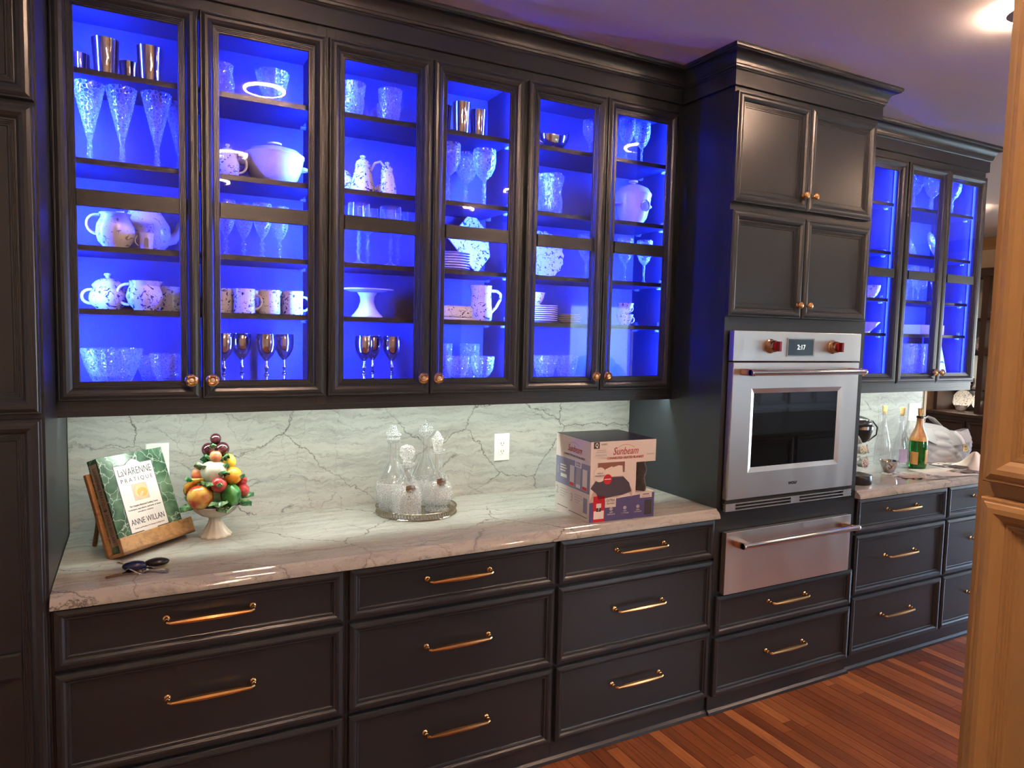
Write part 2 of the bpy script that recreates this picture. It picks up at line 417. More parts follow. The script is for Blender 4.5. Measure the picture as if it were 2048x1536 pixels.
# ------------------------------------------------------------------ room shell
ZC = 2.8014
YUP, YBS, YB, YT = .299, .607, 0.0, -.011          # upper frame, splash face, base frame, oven tower frame
XT, XTR, XR = 2.38, 3.28, 4.74
fl = G().box(-1.6, 8.7, -4.1, 3.5, -.06, -.019).build('floor', 'floor'); struct(fl)
bw = .0572; far = G(); nfar = 0
for i in range(int(10.3/bw)):
    x = -1.6+i*bw; y = -4.1+random.random()*-.8
    while y < 3.5:
        L = random.uniform(.5, 1.25); y0, y1 = max(y, -4.1), min(y+L, 3.5)
        near = 1.15 < x < 4.75 and y1 > -1.25 and y0 < -.02
        if y1-y0 > .02:
            g = G() if near else far
            gx = .0006; top = random.uniform(-.0004, 0)
            g.add([(x+gx,y0+gx,-.019),(x+bw-gx,y0+gx,-.019),(x+bw-gx,y1-gx,-.019),(x+gx,y1-gx,-.019),
                   (x+gx+.0006,y0+gx,top),(x+bw-gx-.0006,y0+gx,top),(x+bw-gx-.0006,y1-gx,top),(x+gx+.0006,y1-gx,top)],
                  [(0,3,2,1),(4,5,6,7),(0,1,5,4),(1,2,6,5),(2,3,7,6),(3,0,4,7)])
            if near: g.build('floor_board', 'floor', fl)
        y += L
o = far.build('floor_boards', 'floor', fl); o['kind'] = 'stuff'
struct(G().box(-1.6, 8.7, -4.1, 3.5, ZC, ZC+.1).build('ceiling', 'ceil'))
struct(G().box(-1.6, 4.80, .622, .76, 0, ZC).build('wall_back', 'wall'))
struct(G().box(-1.7, -1.6, -4.1, 3.5, 0, ZC).build('wall_left', 'wall'))
struct(G().box(8.6, 8.7, -4.1, -1.75, 0, ZC).box(8.6, 8.7, .25, 3.5, 0, ZC).box(8.6, 8.7, -1.75, .25, 2.15, ZC).build('wall_right', 'wall2'))
struct(G().box(-1.6, 8.6, 3.4, 3.5, 0, ZC).build('wall_far', 'wall2'))
WX0, WX1, WZ0, WZ1 = 4.55, 5.46, 1.10, 1.99
PX0, PX1, PZ1 = -1.75, .25, 2.15
g = G().box(-1.6, WX0, -4.14, -4.0, 0, ZC).box(WX1, 8.6, -4.14, -4.0, 0, ZC).box(WX0, WX1, -4.14, -4.0, 0, WZ0).box(WX0, WX1, -4.14, -4.0, WZ1, ZC)
struct(g.build('wall_rear', 'wall'))
wd = G().ring(WX0-.07, WX1+.07, WZ0-.07, WZ1+.07, [(0,0),(0,.02),(.06,.026),(.075,.012),(.078,0)], -4.0, False, sgn=1).build('window_1', 'white'); struct(wd)
G().box(WX0, WX1, -4.08, -4.06, WZ0, WZ0+.04).box(WX0, WX1, -4.08, -4.06, WZ1-.04, WZ1).box(WX0, WX0+.04, -4.08, -4.06, WZ0, WZ1).box(WX1-.04, WX1, -4.08, -4.06, WZ0, WZ1).build('window_sash', 'white', wd)
G().box(WX0+.04, WX1-.04, -4.073, -4.069, WZ0+.04, WZ1-.04).build('window_pane', 'winglass', wd)
RX = lambda p, d_, h: (8.6-d_, p, h)
pd = G().ring(PX0-.07, PX1+.07, -.07, PZ1+.07, [(0,0),(0,.02),(.06,.026),(.075,.012),(.078,0)], 0, False, M=RX).build('added_window_2', 'white'); struct(pd)  # unseen glazed opening, added to bring more daylight into the room
for k in range(3):
    a = PX0+k*(PX1-PX0)/3; b_ = a+(PX1-PX0)/3
    G().ring(a, b_, .005, PZ1, [(0,0),(0,.04),(.07,.04),(.08,.0)], 0, False, M=lambda p, d_, h: (8.68-d_, p, h)).build('window_sash', 'white', pd)
    G().box(8.665, 8.669, a+.07, b_-.07, .07, PZ1-.07).build('window_pane', 'winglass', pd)
def portal(x0, x1, z0, z1):
    o = area('window_portal', ((x0+x1)/2, -4.10, (z0+z1)/2), (0, 1, 0), x1-x0, z1-z0, 1, (1, 1, 1)); o.data.cycles.is_portal = True
portal(WX0, WX1, WZ0, WZ1); o = area('window_portal', (8.70, (PX0+PX1)/2, PZ1/2), (-1, 0, 0), PZ1, PX1-PX0, 1, (1, 1, 1)); o.data.cycles.is_portal = True
# outdoors seen (mirrored) through the window
MT['stucco'] = pbr('pale_stucco', (.75, .74, .68), .9); MT['leafy'] = pbr('shrub_leaves', (.10, .22, .04), .7, bump=(30., 1., .05)); MT['earth'] = pbr('garden_ground', (.42, .42, .34), .9)
struct(G().box(-2, 20, -16, 6, -.4, -.3).build('garden_ground', 'earth'))
nb = thing('neighbour_house', 'pale stucco neighbouring house outside the kitchen window', 'building', (7.6, -9.5, -.3), world=True)
G().box(6.4, 10, -10, -9.5, -.3, 3.0).build('house_wall', 'stucco', nb)
G().box(7.2, 7.9, -9.5, -9.46, .9, 2.0).build('house_window', 'blackglass', nb)
G().prism([(-9.3, 2.9), (-11, 3.9), (-11, 3.7), (-9.3, 2.75)], lambda u, v, d: (d, u, v), 6.2, 10.2).build('house_roof', 'mahog', nb)
rs = random.Random(4)
for i, (bx, by, br) in enumerate(((5.6, -6.6, .55), (7.4, -7.6, .55), (9.3, -8.0, .55))):
    sh = thing('garden_shrub', 'rounded green shrub outside the kitchen window, '+('nearest the house corner', 'middle one', 'farthest from the pane')[i], 'shrub', (bx, by, -.3), world=True)
    g = G()
    for k in range(26):
        a, b_, q = rs.uniform(0, 2*PI), rs.uniform(0, PI*.55), br
        g.ball((bx+math.cos(a)*math.sin(b_)*q, by+math.sin(a)*math.sin(b_)*q, .3+math.cos(b_)*q*1.3), rs.uniform(.18, .3), 7, 5)
    g.build('foliage', 'leafy', sh); G().tube([(bx, by, -.3), (bx+.03, by, .9)], [.05, .03]).build('stem', 'mahog', sh)
# panelled door at the rear of the room
DPROF = [(0,0),(0,.016),(.002,.0195),(.006,.0195),(.008,.0215),(.015,.0245),(.023,.0245),(.032,.020),(.038,.014),(.0395,.0145),(.0425,.0145),(.0435,.0118),(.0465,.0118),(.0475,.0092),(.0505,.0092),(.0515,.0066),(.056,.0066),(.058,.0045)]
WPROF = [(0,0),(0,.014),(.002,.0175),(.006,.0185),(.014,.0205),(.020,.0195),(.026,.0140),(.0275,.0142),(.0305,.0142),(.0320,.0085),(.0345,.0070),(.036,.0045)]
rd = G().box(.30, 1.06, -4.0, -3.985, .005, 2.035).build('door_1', 'white'); struct(rd)
for (a, b_) in ((.40, .65), (.71, .96)):
    for (c_, d) in ((.25, .95), (1.10, 1.85)):
        G().ring(a, b_, c_, d, [(0,0),(0,.006),(.012,.012),(.02,.004),(.05,.012)], -3.985, True, sgn=1).build('door_panel', 'white', rd)
g = G().box(.22, .30, -4.0, -3.97, 0, 2.12).box(1.06, 1.14, -4.0, -3.97, 0, 2.12).box(.30, 1.06, -4.0, -3.97, 2.035, 2.12); struct(g.build('trim_1', 'white'))

# ------------------------------------------------------------------ cabinet pieces
def bar_pull_mesh():
    g = G(); L = .118
    for sx in (-1, 1):
        g.lathe([(.0001, 0), (.0085, 0), (.0095, .002), (.006, .004), (.0045, .007), (.0045, .012)], 12, c=(sx*L, 0, 0), axis='y')
        g.tube([(sx*L, -.010, 0), (sx*L, -.022, 0), (sx*(L-.002), -.030, -.001), (sx*(L-.010), -.034, -.002)], [.0048, .0048, .0052, .0056], 8)
        g.ball((sx*L, -.014, 0), .0072, 10, 6)
    n = 9; g.tube([((-1+2*i/n)*(L-.008), -.0345, -.002) for i in range(n+1)], [.0052+.0042*math.cos((-1+2*i/n)*PI/2)**1.0 for i in range(n+1)], 8)
    return g.mesh('bar_pull', 'brass', 40)
PULL = bar_pull_mesh()
def knob_mesh(plain=False):
    g = G()
    g.lathe([(.0001, 0), (.0085, 0), (.0085, .003), (.006, .005), (.005, .014)], 14, axis='y')
    if plain:
        g.lathe([(.005, .013), (.012, .016), (.0155, .021), (.014, .026), (.008, .029), (.0001, .030)], 18, axis='y')
        return g.mesh('knob_plain', 'brass', 50)
    fl_ = lambda t, i: 1+(.0 if i < 2 else .022*math.cos(30*t) if i < 4 else 0)
    g.lathe([(.005, .013), (.0195, .016), (.0205, .0185), (.0195, .0205), (.0145, .0245), (.0085, .0225), (.0075, .0235)], 60, axis='y',
            fl=lambda t, i: 1+(.03*math.cos(30*t) if i in (4,) else 0))
    for k in range(30):
        t = 2*PI*k/30; c_, s_ = math.cos(t), math.sin(t)
        g.tube([(.0115*c_, -.0252, .0115*s_), (.0155*c_, -.0252, .0155*s_), (.0192*c_, -.0222, .0192*s_)], .0010, 5)
    g.m = 1; g.ball((0, -.0228, 0), .0072, 14, 8, sc=(1, .35, 1))
    return g.mesh('knob_round', ['brass', 'knobc'], 40)
KNOB, KNOBP = knob_mesh(), knob_mesh(True)
def pull(parent, x, y, z):
    o = link('bar_pull', PULL, parent, local=True); o.location = (x, y, z); fixp(o, parent); return o
def knob(parent, x, y, z, me=None):
    o = link('knob', me or KNOB, parent, local=True); o.location = (x, y, z); fixp(o, parent); return o
def fixp(o, parent):
    if parent.name in ORG: o.matrix_parent_inverse = Matrix.Translation(-ORG[parent.name])
def solid_door(parent, x0, x1, z0, z1, y, prof=DPROF, name='door', mat='paint', M=None):
    return G().ring(x0, x1, z0, z1, prof, y, True, M=M).build(name, mat, parent)
def glass_door(parent, x0, x1, z0, z1, y, hinge, knob_z=1.463):
    d = G().ring(x0, x1, z0, z1, DPROF+[(.058, 0)], y, False).build('door', 'paint', parent)
    G().box(x0+.050, x1-.050, y-.0050, y-.0010, z0+.050, z1-.050).build('glass_pane', 'pane', d)
    zm = 2.013
    G().box(x0+.0585, x1-.0585, y-.013, y+.004, zm-.0245, zm+.0245).build('mid_rail', 'paint', d)
    kx = x1-.0285 if hinge == 'l' else x0+.0285
    knob(d, kx, y-.020, knob_z)
    return d
DZ0, DZ1 = 1.402, 2.625
SHELF = [2.4025, 2.138, 1.877, 1.683]
FLOOR_IN = 1.437
def upper_cabinet(x0, x1, doors, label, clips=True, led=(1, 1)):
    t = thing('glass_front_cabinet', label, 'cabinet', (x0, YUP, 1.372), world=True, group='glass-front wall cabinets')
    G().box(x0+.0005, x0+.018, YUP+.02, YBS+.010, 1.372, 2.70).build('side_panel', 'inside', t)
    G().box(x1-.018, x1-.0005, YUP+.02, YBS+.010, 1.372, 2.70).build('side_panel', 'inside', t)
    G().box(x0+.018, x1-.018, YBS-.008, YBS+.010, 1.372, 2.70).build('back_panel', 'inside', t)
    G().box(x0+.018, x1-.018, YUP+.02, YBS-.008, 1.405, FLOOR_IN).build('bottom_panel', 'inside', t)
    G().box(x0+.018, x1-.018, YUP+.02, YBS-.008, 2.625, 2.645).build('top_panel', 'inside', t)
    g = G()
    for (a, b, c_, d) in ((x0, x0+.030, 1.372, 2.72), (x1-.030, x1, 1.372, 2.72), (x0+.030, x1-.030, 1.372, 1.437), (x0+.030, x1-.030, 2.600, 2.72)):
        g.box(a+.0002, b-.0002, YUP, YUP+.0195, c_, d)
    g.build('face_frame', 'paint', t)
    for z in SHELF:
        sh = G().box(x0+.031, x1-.031, YUP+.036, YBS-.012, z-.017, z).build('shelf', 'shelfm', t)
        if clips:
            for sx in (x0+.018, x1-.018):
                d = 1 if sx < (x0+x1)/2 else -1
                for yy in (YUP+.085, YBS-.055):
                    G().box(min(sx, sx+d*.020), max(sx, sx+d*.020), yy-.007, yy+.007, z-.026, z-.0175).box(min(sx+d*.001, sx+d*.007), max(sx+d*.001, sx+d*.007), yy-.007, yy+.007, z-.0175, z+.018).build('shelf_clip', 'clip', sh)
    for k, (xs, d) in enumerate(((x0+.0185, 1), (x1-.0185, -1))):
        if not led[k]: continue
        G().box(min(xs, xs+d*.004), max(xs, xs+d*.004), YUP+.040, YUP+.050, 1.445, 2.615).build('led_strip', 'led', t)
        area('cabinet_led', (xs+d*.006, YUP+.045, 2.03), (d, 1.15, 0), .008, 1.15, LED_W, BLUE, 2.5)
    for (a, b, h) in doors: glass_door(t, a, b, DZ0, DZ1, YUP, h)
    return t
MT['shelfm'] = MT['paint']
def base_cabinet(x0, x1, label, dx=None):
    t = thing('drawer_cabinet', label, 'cabinet', (x0, YB, 0), world=True, group='dark drawer base cabinets')
    G().box(x0+.0005, x1-.0005, YB, YBS-.005, .001, .876).build('carcass', 'paint', t)
    a, b = dx or (x0+.008, x1-.008)
    for (z0, z1) in ((.700, .867), (.389, .688), (.084, .377)):
        d = solid_door(t, a, b, z0, z1, YB-.0002, WPROF, 'drawer_front')
        pull(d, (a+b)/2, YB-.0045, (z0+z1)/2+(.012 if z1 > .8 else .02))
    return t
upper_cabinet(0.0, .802, [(.004, .397, 'l'), (.402, .797, 'r')], 'dark glass-front wall cabinet with blue light, leftmost, beside the tall pantry cabinet')
upper_cabinet(.802, 1.577, [(.807, 1.185, 'l'), (1.189, 1.568, 'r')], 'dark glass-front wall cabinet with blue light, middle of the three left of the oven')
upper_cabinet(1.577, XT, [(1.586, 1.961, 'l'), (1.965, 2.349, 'r')], 'dark glass-front wall cabinet with blue light, directly left of the oven tower')
upper_cabinet(XTR, 3.977, [(3.295, 3.632, 'l'), (3.637, 3.972, 'r')], 'dark glass-front wall cabinet with blue light, directly right of the oven tower')
upper_cabinet(3.977, XR, [(3.984, 4.344, 'l'), (4.349, 4.730, 'r')], 'dark glass-front wall cabinet with blue light at the far right end')
base_cabinet(0.0, .80, 'dark three-drawer base cabinet under the cookbook and fruit dish', (.006, .789))
base_cabinet(.80, 1.592, 'dark three-drawer base cabinet under the decanter tray', (.809, 1.584))
base_cabinet(1.592, XT, 'dark three-drawer base cabinet under the blanket box', (1.602, 2.374))
base_cabinet(XTR, 4.036, 'dark three-drawer base cabinet right of the warming drawer', (3.300, 4.029))
base_cabinet(4.036, 4.80, 'dark three-drawer base cabinet at the far right, half hidden by cream cabinet', (4.044, 4.790))
# plinth shoe along the floor
struct(G().sweep([(0, YB), (XT, YB)], [(0, .001), (.014, .001), (.012, .012), (.002, .02), (0, .02)]).build('baseboard_left', 'paint'))
struct(G().sweep([(XT, YT), (XTR, YT), (XTR+.001, YB), (4.80, YB)], [(0, .001), (.014, .001), (.012, .012), (.002, .02), (0, .02)]).build('baseboard_right', 'paint'))
# crown, frieze and light rails
PTH = [(-.80, YT), (0, YT), (0, YUP), (XT, YUP), (XT, YT), (XTR, YT), (XTR, YUP), (XR, YUP), (XR, .62)]
struct(G().sweep(PTH, [(-.004, 2.662), (.014, 2.662), (.014, 2.722), (-.004, 2.722)]).build('trim_2', 'paint'))
CR = [(-.004, 2.7225), (.016, 2.7225), (.019, 2.7265), (.019, 2.7300), (.023, 2.7310), (.025, 2.7370), (.025, 2.7400)]
CR += [(.027+.037*(1-math.cos(a*PI/2/6)), 2.741+.040*math.sin(a*PI/2/6)) for a in range(7)]
CR += [(.066, 2.7815), (.066, 2.785), (.071, 2.788), (.073, 2.793), (.073, ZC-.0004), (-.004, ZC-.0004)]
struct(G().sweep(PTH, CR).build('trim_3', 'paint', smooth=25))
RL = [(-.018, 1.351), (.000, 1.351), (.000, 1.3715), (-.018, 1.3715)]
struct(G().sweep([(0.001, YUP), (XT-.001, YUP)], RL).build('trim_4', 'paint'))
struct(G().sweep([(XTR+.001, YUP), (XR, YUP), (XR, .60)], RL).build('trim_5', 'paint'))

# tall pantry at the far left
lt = thing('pantry_cabinet', 'tall dark panelled pantry cabinet at the left edge of the picture', 'cabinet', (-.80, -.011, 0), world=True)
G().box(-.80, -.0005, YT, .615, 0.001, 2.70).build('carcass', 'paint', lt)
for (z0, z1) in ((.09, 1.388), (1.401, 2.182), (2.194, 2.640)):
    for (a, b) in ((-.795, -.402), (-.398, -.006)):
        d = solid_door(lt, a, b, z0, z1, YT)
        if z0 < .5: G().ring(a+.059, b-.059, .70, .770, [(0, 0), (0, .010), (.006, .012), (.02, .012)], YT-.0045, True).build('mid_rail', 'paint', d)
# oven tower
ot = thing('oven_tower', 'tall dark cabinet tower holding the steel oven and warming drawer', 'cabinet', (XT, YT, 0), world=True)
OX0, OX1 = 2.408, 3.208
g = G().box(XT, OX0+.006, YT, .615, .001, 2.70).box(OX1-.006, XTR, YT, .615, .001, 2.70)
for (z0, z1) in ((.001, .545), (.806, .900), (1.668, 2.70)): g.box(OX0+.006, OX1-.006, YT, .615, z0, z1)
g.box(OX0+.006, OX1-.006, .600, .615, .545, 1.668)
g.build('carcass', 'paint', ot)
for (a, b, s) in ((2.377+.004, 2.812, 'l'), (2.816, 3.250, 'r')):
    for (z0, z1, kz) in ((2.197, 2.640, 2.262), (1.729, 2.165, 1.788)):
        d = solid_door(ot, a, b, z0, z1, YT-.0002)
        knob(d, b-.0285 if s == 'l' else a+.0285, YT-.020, kz, KNOBP)
for (z0, z1) in ((.357, .531), (.084, .346)):
    d = solid_door(ot, 2.392, 3.272, z0, z1, YT-.0002, WPROF, 'drawer_front'); pull(d, 2.835, YT-.0045, (z0+z1)/2+.012)

# ------------------------------------------------------------------ oven and warming drawer
ov = thing('wall_oven', 'stainless steel built-in wall oven with red knobs and black glass window', 'oven', (OX0, YT, .90), world=True)
YO = YT-.034
G().box(OX0+.012, OX1-.012, YT-.006, .56, .904, 1.664).build('housing', 'dark', ov)
cp = G().box(OX0-.004, OX1+.001, YO, YT-.0075, 1.5425, 1.670).build('control_panel', 'steel', ov, bevel=.0015)
dz0, dz1 = .952, 1.5365
d = G().ring(OX0, OX1, dz0, dz1, [(0, 0), (0, .027), (.002, .029), (.111, .029), (.132, .022)], YO+.029, False)
od = d.build('oven_door', 'steel', ov)
wz0, wz1 = 1.068, 1.421
G().box(OX0+.130, OX1-.130, YO+.008, YO+.020, dz0+.130, dz1-.130).build('window_glass', 'blackglass', od)
def bar_handle(parent, z, xa, xb, yo):
    g = G()
    for x, s in ((xa, 1), (xb, -1)):
        g.prism([(-.030, .0), (-.030+.060*s*0, 0)] and [(0, 0), (s*.052, 0), (s*.040, .048), (s*.018, .062), (0, .062)], lambda u, v, d_: (x+u, yo-v, z+d_), -.014, .014)
    g.build('handle_bracket', 'copperish', parent, bevel=.003)
    b = G().lathe([(.0001, 0), (.0125, 0), (.0135, .002), (.0135, .012), (.0125, .0125), (.0125, xb-xa-.0125), (.0135, xb-xa-.012), (.0135, xb-xa-.002), (.0125, xb-xa), (.0001, xb-xa)], 20, c=(xa, yo-.056, z), axis='x').build('handle_bar', 'chrome', parent, 30)
MT['copperish'] = pbr('warm_steel', (.62, .42, .30), .22, 1.)
bar_handle(od, 1.497, OX0+.042, OX1-.030, YO)
G().box(OX0+.0425, OX0+.0435, YO-.062, YO-.050, 1.491, 1.503).build('end_badge', 'red', od)
for kx in (2.615, 3.010):
    k = G().lathe([(.0001, 0), (.030, 0), (.031, .002), (.031, .006), (.027, .009), (.025, .030), (.023, .034), (.0001, .034)], 28, c=(kx, YO, 1.607), axis='y').build('control_knob', 'copperish', ov, smooth=35)
    G().lathe([(.0001, .0335), (.0215, .0335), (.0205, .042), (.0001, .042)], 24, c=(kx, YO, 1.607), axis='y').box(kx-.006, kx+.006, YO-.058, YO-.040, 1.586, 1.628).build('knob_cap', 'red', k, smooth=30)
sc = G().ring(2.718, 2.890, 1.563, 1.643, [(0, 0), (0, .003), (.004, .003), (.006, .0005)], YO-.0005, True).build('display_frame', 'chrome', ov)
G().box(2.7245, 2.8835, YO-.0025, YO-.0012, 1.5695, 1.6365).build('display_screen', 'screen', sc)
text('display_digits', '2:17', .030, (2.806, YO-.0027, 1.603), (1, 0, 0), (0, 0, 1), 'glowtext', sc, width=.050)
text('maker_lettering', 'WOLF', .017, (2.800, YO-.0002, .998), (1, 0, 0), (0, 0, 1), 'black', od, width=.056, bold=.0006)
vg = G().box(OX0-.002, OX1+.002, YO+.012, YT-.0065, .902, .948).build('vent_back', 'dark', ov)
g = G()
for z in (.903, .917, .931): g.box(OX0-.003, OX1+.001, YO+.002, YO+.020, z, z+.0045)
for xx in (OX0-.002, 2.80, OX1-.055):
    for z in (.9075, .9215): g.box(xx, xx+.055, YO+.003, YO+.019, z, z+.0095)
g.build('vent_grille', 'steel', vg)
wdw = thing('warming_drawer', 'stainless steel warming drawer with bar handle below the oven', 'drawer', (OX0, YT, .545), world=True)
G().box(OX0+.010, OX1-.010, YT-.006, .50, .55, .80).build('housing', 'dark', wdw)
wf = G().box(OX0+.006, OX1+.008, YO, YT-.0075, .540, .8115).build('drawer_front', 'steel', wdw, bevel=.0015)
bar_handle(wf, .764, OX0+.046, OX1-.010, YO)

# ------------------------------------------------------------------ stone
EDGE = [(0, 0), (.0, .004), (.004, .007), (.010, .010), (.013, .014), (.0135, .018), (.022, .019)]
def countertop(x0, x1, label, yback=YBS-.0005):
    z0, z1 = .8765, .914; yf = -.042
    pr = [(0, z0), (0, z0+.006), (.002, z0+.012), (.006, z0+.020), (.013, z0+.027), (.020, z0+.0305), (.0215, z0+.033), (.026, z1), (yback-yf, z1), (yback-yf, z0)]
    o = G().prism([(yf+a, b) for a, b in pr], lambda u, v, d_: (d_, u, v), x0, x1).build('countertop', 'counter', smooth=25)
    return tag(o, label, 'countertop')
countertop(.0015, XT-.0015, 'long veined pale stone countertop left of the oven')
countertop(XTR+.0015, 4.93, 'veined pale stone countertop right of the oven')
tag(G().box(.0015, XT-.0015, YBS, .6215, .9145, 1.371).build('backsplash', 'splash'), 'grey veined stone backsplash left of the oven', 'backsplash')
tag(G().box(XTR+.0015, 4.775, YBS, .6215, .9145, 1.371).build('backsplash', 'splash'), 'grey veined stone backsplash right of the oven', 'backsplash')
struct(G().box(4.776, 4.80, .601, .6215, .9145, 1.40).build('trim_6', 'cream'))
# under-cabinet strips
for (a, b, lab) in ((.006, XT-.006, 'slim white light strip under the left wall cabinets'), (XTR+.006, XR-.006, 'slim white light strip under the right wall cabinets')):
    tag(G().box(a, b, YUP+.0205, YUP+.0285, 1.3690, 1.3716).build('under_cabinet_light', 'ledw'), lab, 'light strip')
    area('under_cabinet_led', ((a+b)/2, YUP+.0245, 1.3684), (0, .25, -1), b-a, .006, UNDER_W*(b-a)/2.3, UNDER_C)
# outlets
def outlet(x0, x1, z0, z1, label, kind):
    t = thing('wall_outlet', label, 'outlet', ((x0+x1)/2, YBS, z0), world=True)
    G().ring(x0, x1, z0, z1, [(0, 0), (0, .003), (.003, .005)], YBS-.0003, True).build('cover_plate', 'plast_w', t)
    cx, cz = (x0+x1)/2, (z0+z1)/2
    n = 2 if kind == 'switch2' else 1
    for i in range(n):
        xx = cx if n == 1 else cx+(-.023+.046*i)
        f = G().ring(xx-.017, xx+.017, cz-.034, cz+.034, [(0, 0), (0, .0015), (.002, .0025)], YBS-.0055, True).build('insert', 'plast_w', t, bevel=.0005)
        if kind == 'outlet':
            g = G()
            for dz in (-.018, .018):
                for dx in (-.006, .006): g.box(xx+dx-.001, xx+dx+.001, YBS-.0086, YBS-.0081, cz+dz-.004, cz+dz+.005)
                g.box(xx-.002, xx+.002, YBS-.0086, YBS-.0081, cz+dz-.011, cz+dz-.008)
            g.build('slots', 'black', f)
    return t
outlet(.236, .312, 1.085, 1.212, 'white wall outlet behind the green cookbook', 'outlet')
outlet(1.628, 1.705, 1.058, 1.182, 'white wall outlet between the decanters and the blanket box', 'outlet')
outlet(4.625, 4.748, 1.108, 1.240, 'double white wall switch behind the champagne bottle', 'switch2')

# ------------------------------------------------------------------ cream cabinet on the right, facing the camera's side
cc = thing('cream_cabinet', 'tall cream panelled cabinet at the right edge, close to the camera', 'cabinet', (1.467, -1.54, 0), world=True)
CX = 1.467
G().box(CX, CX+.66, -3.10, -1.5405, .001, 2.70).build('carcass', 'cream', cc)
for (z0, z1) in ((.09, 1.392), (1.418, 2.185), (2.20, 2.66)):
    for (a, b) in ((-2.05, -1.556), (-2.56, -2.065), (-3.08, -2.575)):
        solid_door(cc, a, b, z0, z1, 0, mat='cream', M=lambda p, d_, h: (CX-d_, p, h))
struct(G().sweep([(CX+.66, -3.1), (CX, -3.1), (CX, -1.5405), (CX+.66, -1.5405)][::-1], [(-.004, 2.66), (-.016+.03, 2.66), (.014, 2.722), (.06, 2.78), (.06, ZC-.0004), (-.004, ZC-.0004)]).build('trim_7', 'cream'))

# ------------------------------------------------------------------ ceiling lights
def halo(x, y, label, e=None):
    t = thing('ceiling_light', label, 'ceiling light', (x, y, ZC), world=True, group='round halo ceiling lights')
    G().lathe([(.088, ZC-.009), (.097, ZC-.009), (.097, ZC-.0006), (.088, ZC-.0006)], 48, c=(x, y, 0)).build('light_ring', 'halo', t)
    G().lathe([(.0001, ZC-.0115), (.086, ZC-.0115), (.0875, ZC-.0105), (.0875, ZC-.0005), (.0001, ZC-.0005)], 48, c=(x, y, 0)).build('cover_disc', 'fixture', t)
halo(.785, -.94, 'halo ceiling light reflected in the second glass door')
halo(.80, -2.44, 'halo ceiling light above the photographer')
halo(2.99, -.80, 'halo ceiling light in front of the oven tower')
halo(2.99, -2.44, 'halo ceiling light behind the cream cabinet')
halo(.80, -3.5, 'added halo ceiling light near the white panelled door')  # unseen fixture added to flatten the room light
halo(2.99, -3.5, 'added halo ceiling light at the rear middle')  # another unseen fixture, added as fill from the rear
halo(5.3, -1.2, 'added halo ceiling light at the right of the kitchen')  # unseen fixture added to lift the ambient level
halo(6.6, 1.5, 'added halo ceiling light in front of the hutch')  # unseen fixture added to light the hutch

# ------------------------------------------------------------------ across the room (seen mirrored in the oven and door glass)
MT['bluegrey'] = pbr('blue_grey_paint', (.42, .49, .54), .4)
for i, (a, b) in enumerate(((5.75, 6.65), (6.65, 7.55), (7.55, 8.45))):
    t = thing('rear_cabinet', 'tall blue-grey cabinet on the rear wall, '+('nearest the window', 'middle of three', 'in the corner')[i], 'cabinet', (a, -3.40, 0), world=True, group='blue-grey rear cabinets')
    G().box(a+.002, b-.002, -3.995, -3.40, .001, 2.40).build('carcass', 'bluegrey', t)
    for (z0, z1) in ((.70, .86), (.40, .68), (.10, .38)):
        d = G().ring(a+.02, b-.02, z0, z1, WPROF, -3.3995, True, sgn=1).build('drawer_front', 'bluegrey', t)
        G().tube([((a+b)/2-.12, -3.36, (z0+z1)/2), ((a+b)/2+.12, -3.36, (z0+z1)/2)], .006).build('bar_pull', 'black', d)
    for (p, q) in ((a+.02, (a+b)/2-.003), ((a+b)/2+.003, b-.02)):
        G().ring(p, q, .90, 2.36, DPROF, -3.3995, True, sgn=1).build('door', 'bluegrey', t)
il = thing('kitchen_island', 'dark kitchen island standing behind the cream cabinet', 'island', (4.2, -2.7, 0), world=True)
G().box(4.25, 6.35, -2.60, -1.85, .001, .885).build('carcass', 'paint', il)
for k in range(3): G().ring(4.30+k*.68, 4.94+k*.68, .12, .84, WPROF, -1.8495, True, sgn=1).build('side_panel', 'paint', il)
G().box(4.18, 6.42, -2.70, -1.60, .886, .920).build('island_top', 'black', il, bevel=.006)

# ------------------------------------------------------------------ things behind the glass doors
S5, S4, S3, S2 = SHELF; S1 = FLOOR_IN
_mc = {}
def M_(key, fn):
    if key not in _mc: _mc[key] = fn()
    return _mc[key]
def wall_prof(out, th=.0022, zb=None):
    """closes an outer profile with an inner wall running back down"""
    inner = [(max(r-th, .0004), z-(.0003 if i else 0)) for i, (r, z) in enumerate(out[::-1])]
    return inner
def hollow(foot, bowl, th=.0022):
    """foot/stem outline then bowl outline (bottom to rim); returns a closed vessel profile"""
    rim = bowl[-1]; inn = [(max(r-th, .0003), z+(th if i < len(bowl)-1 else 0)) for i, (r, z) in list(enumerate(bowl))[::-1]]
    return foot+bowl+inn+[(.0003, bowl[0][1]+th*1.2)]
def lathe_mesh(key, prof, mat, n=28, fl=None, smooth=38):
    return M_(key, lambda: G().lathe(prof, n, fl).mesh(key, mat, smooth))
def place(name, label, cat, loc, parts, rz=0., group=None):
    """parts: (part_name, mesh[, sub-parts])"""
    if len(parts) == 1:
        o = link(name, parts[0][1]); o.location = loc; o.rotation_euler = (0, 0, rz); return tag(o, label, cat, group)
    t = thing(name, label, cat, loc, rz, group)
    for p in parts: link(p[0], p[1], t, local=True)
    return t
def tube_mesh(key, pts, rad, mat, n=8, flat=1.): return M_(key, lambda: G().tube(pts, rad, n, flat=flat).mesh(key, mat, 60))
def arc_handle(r, z0, z1, out, sgn=1, k=9, lean=0.):
    """ear-shaped handle on the side of a pot, in local x"""
    pts = []
    for i in range(k+1):
        a = PI*i/k; pts.append((sgn*(r+out*math.sin(a)**.8+lean*i/k), 0, z0+(z1-z0)*(1-math.cos(a))/2))
    return pts
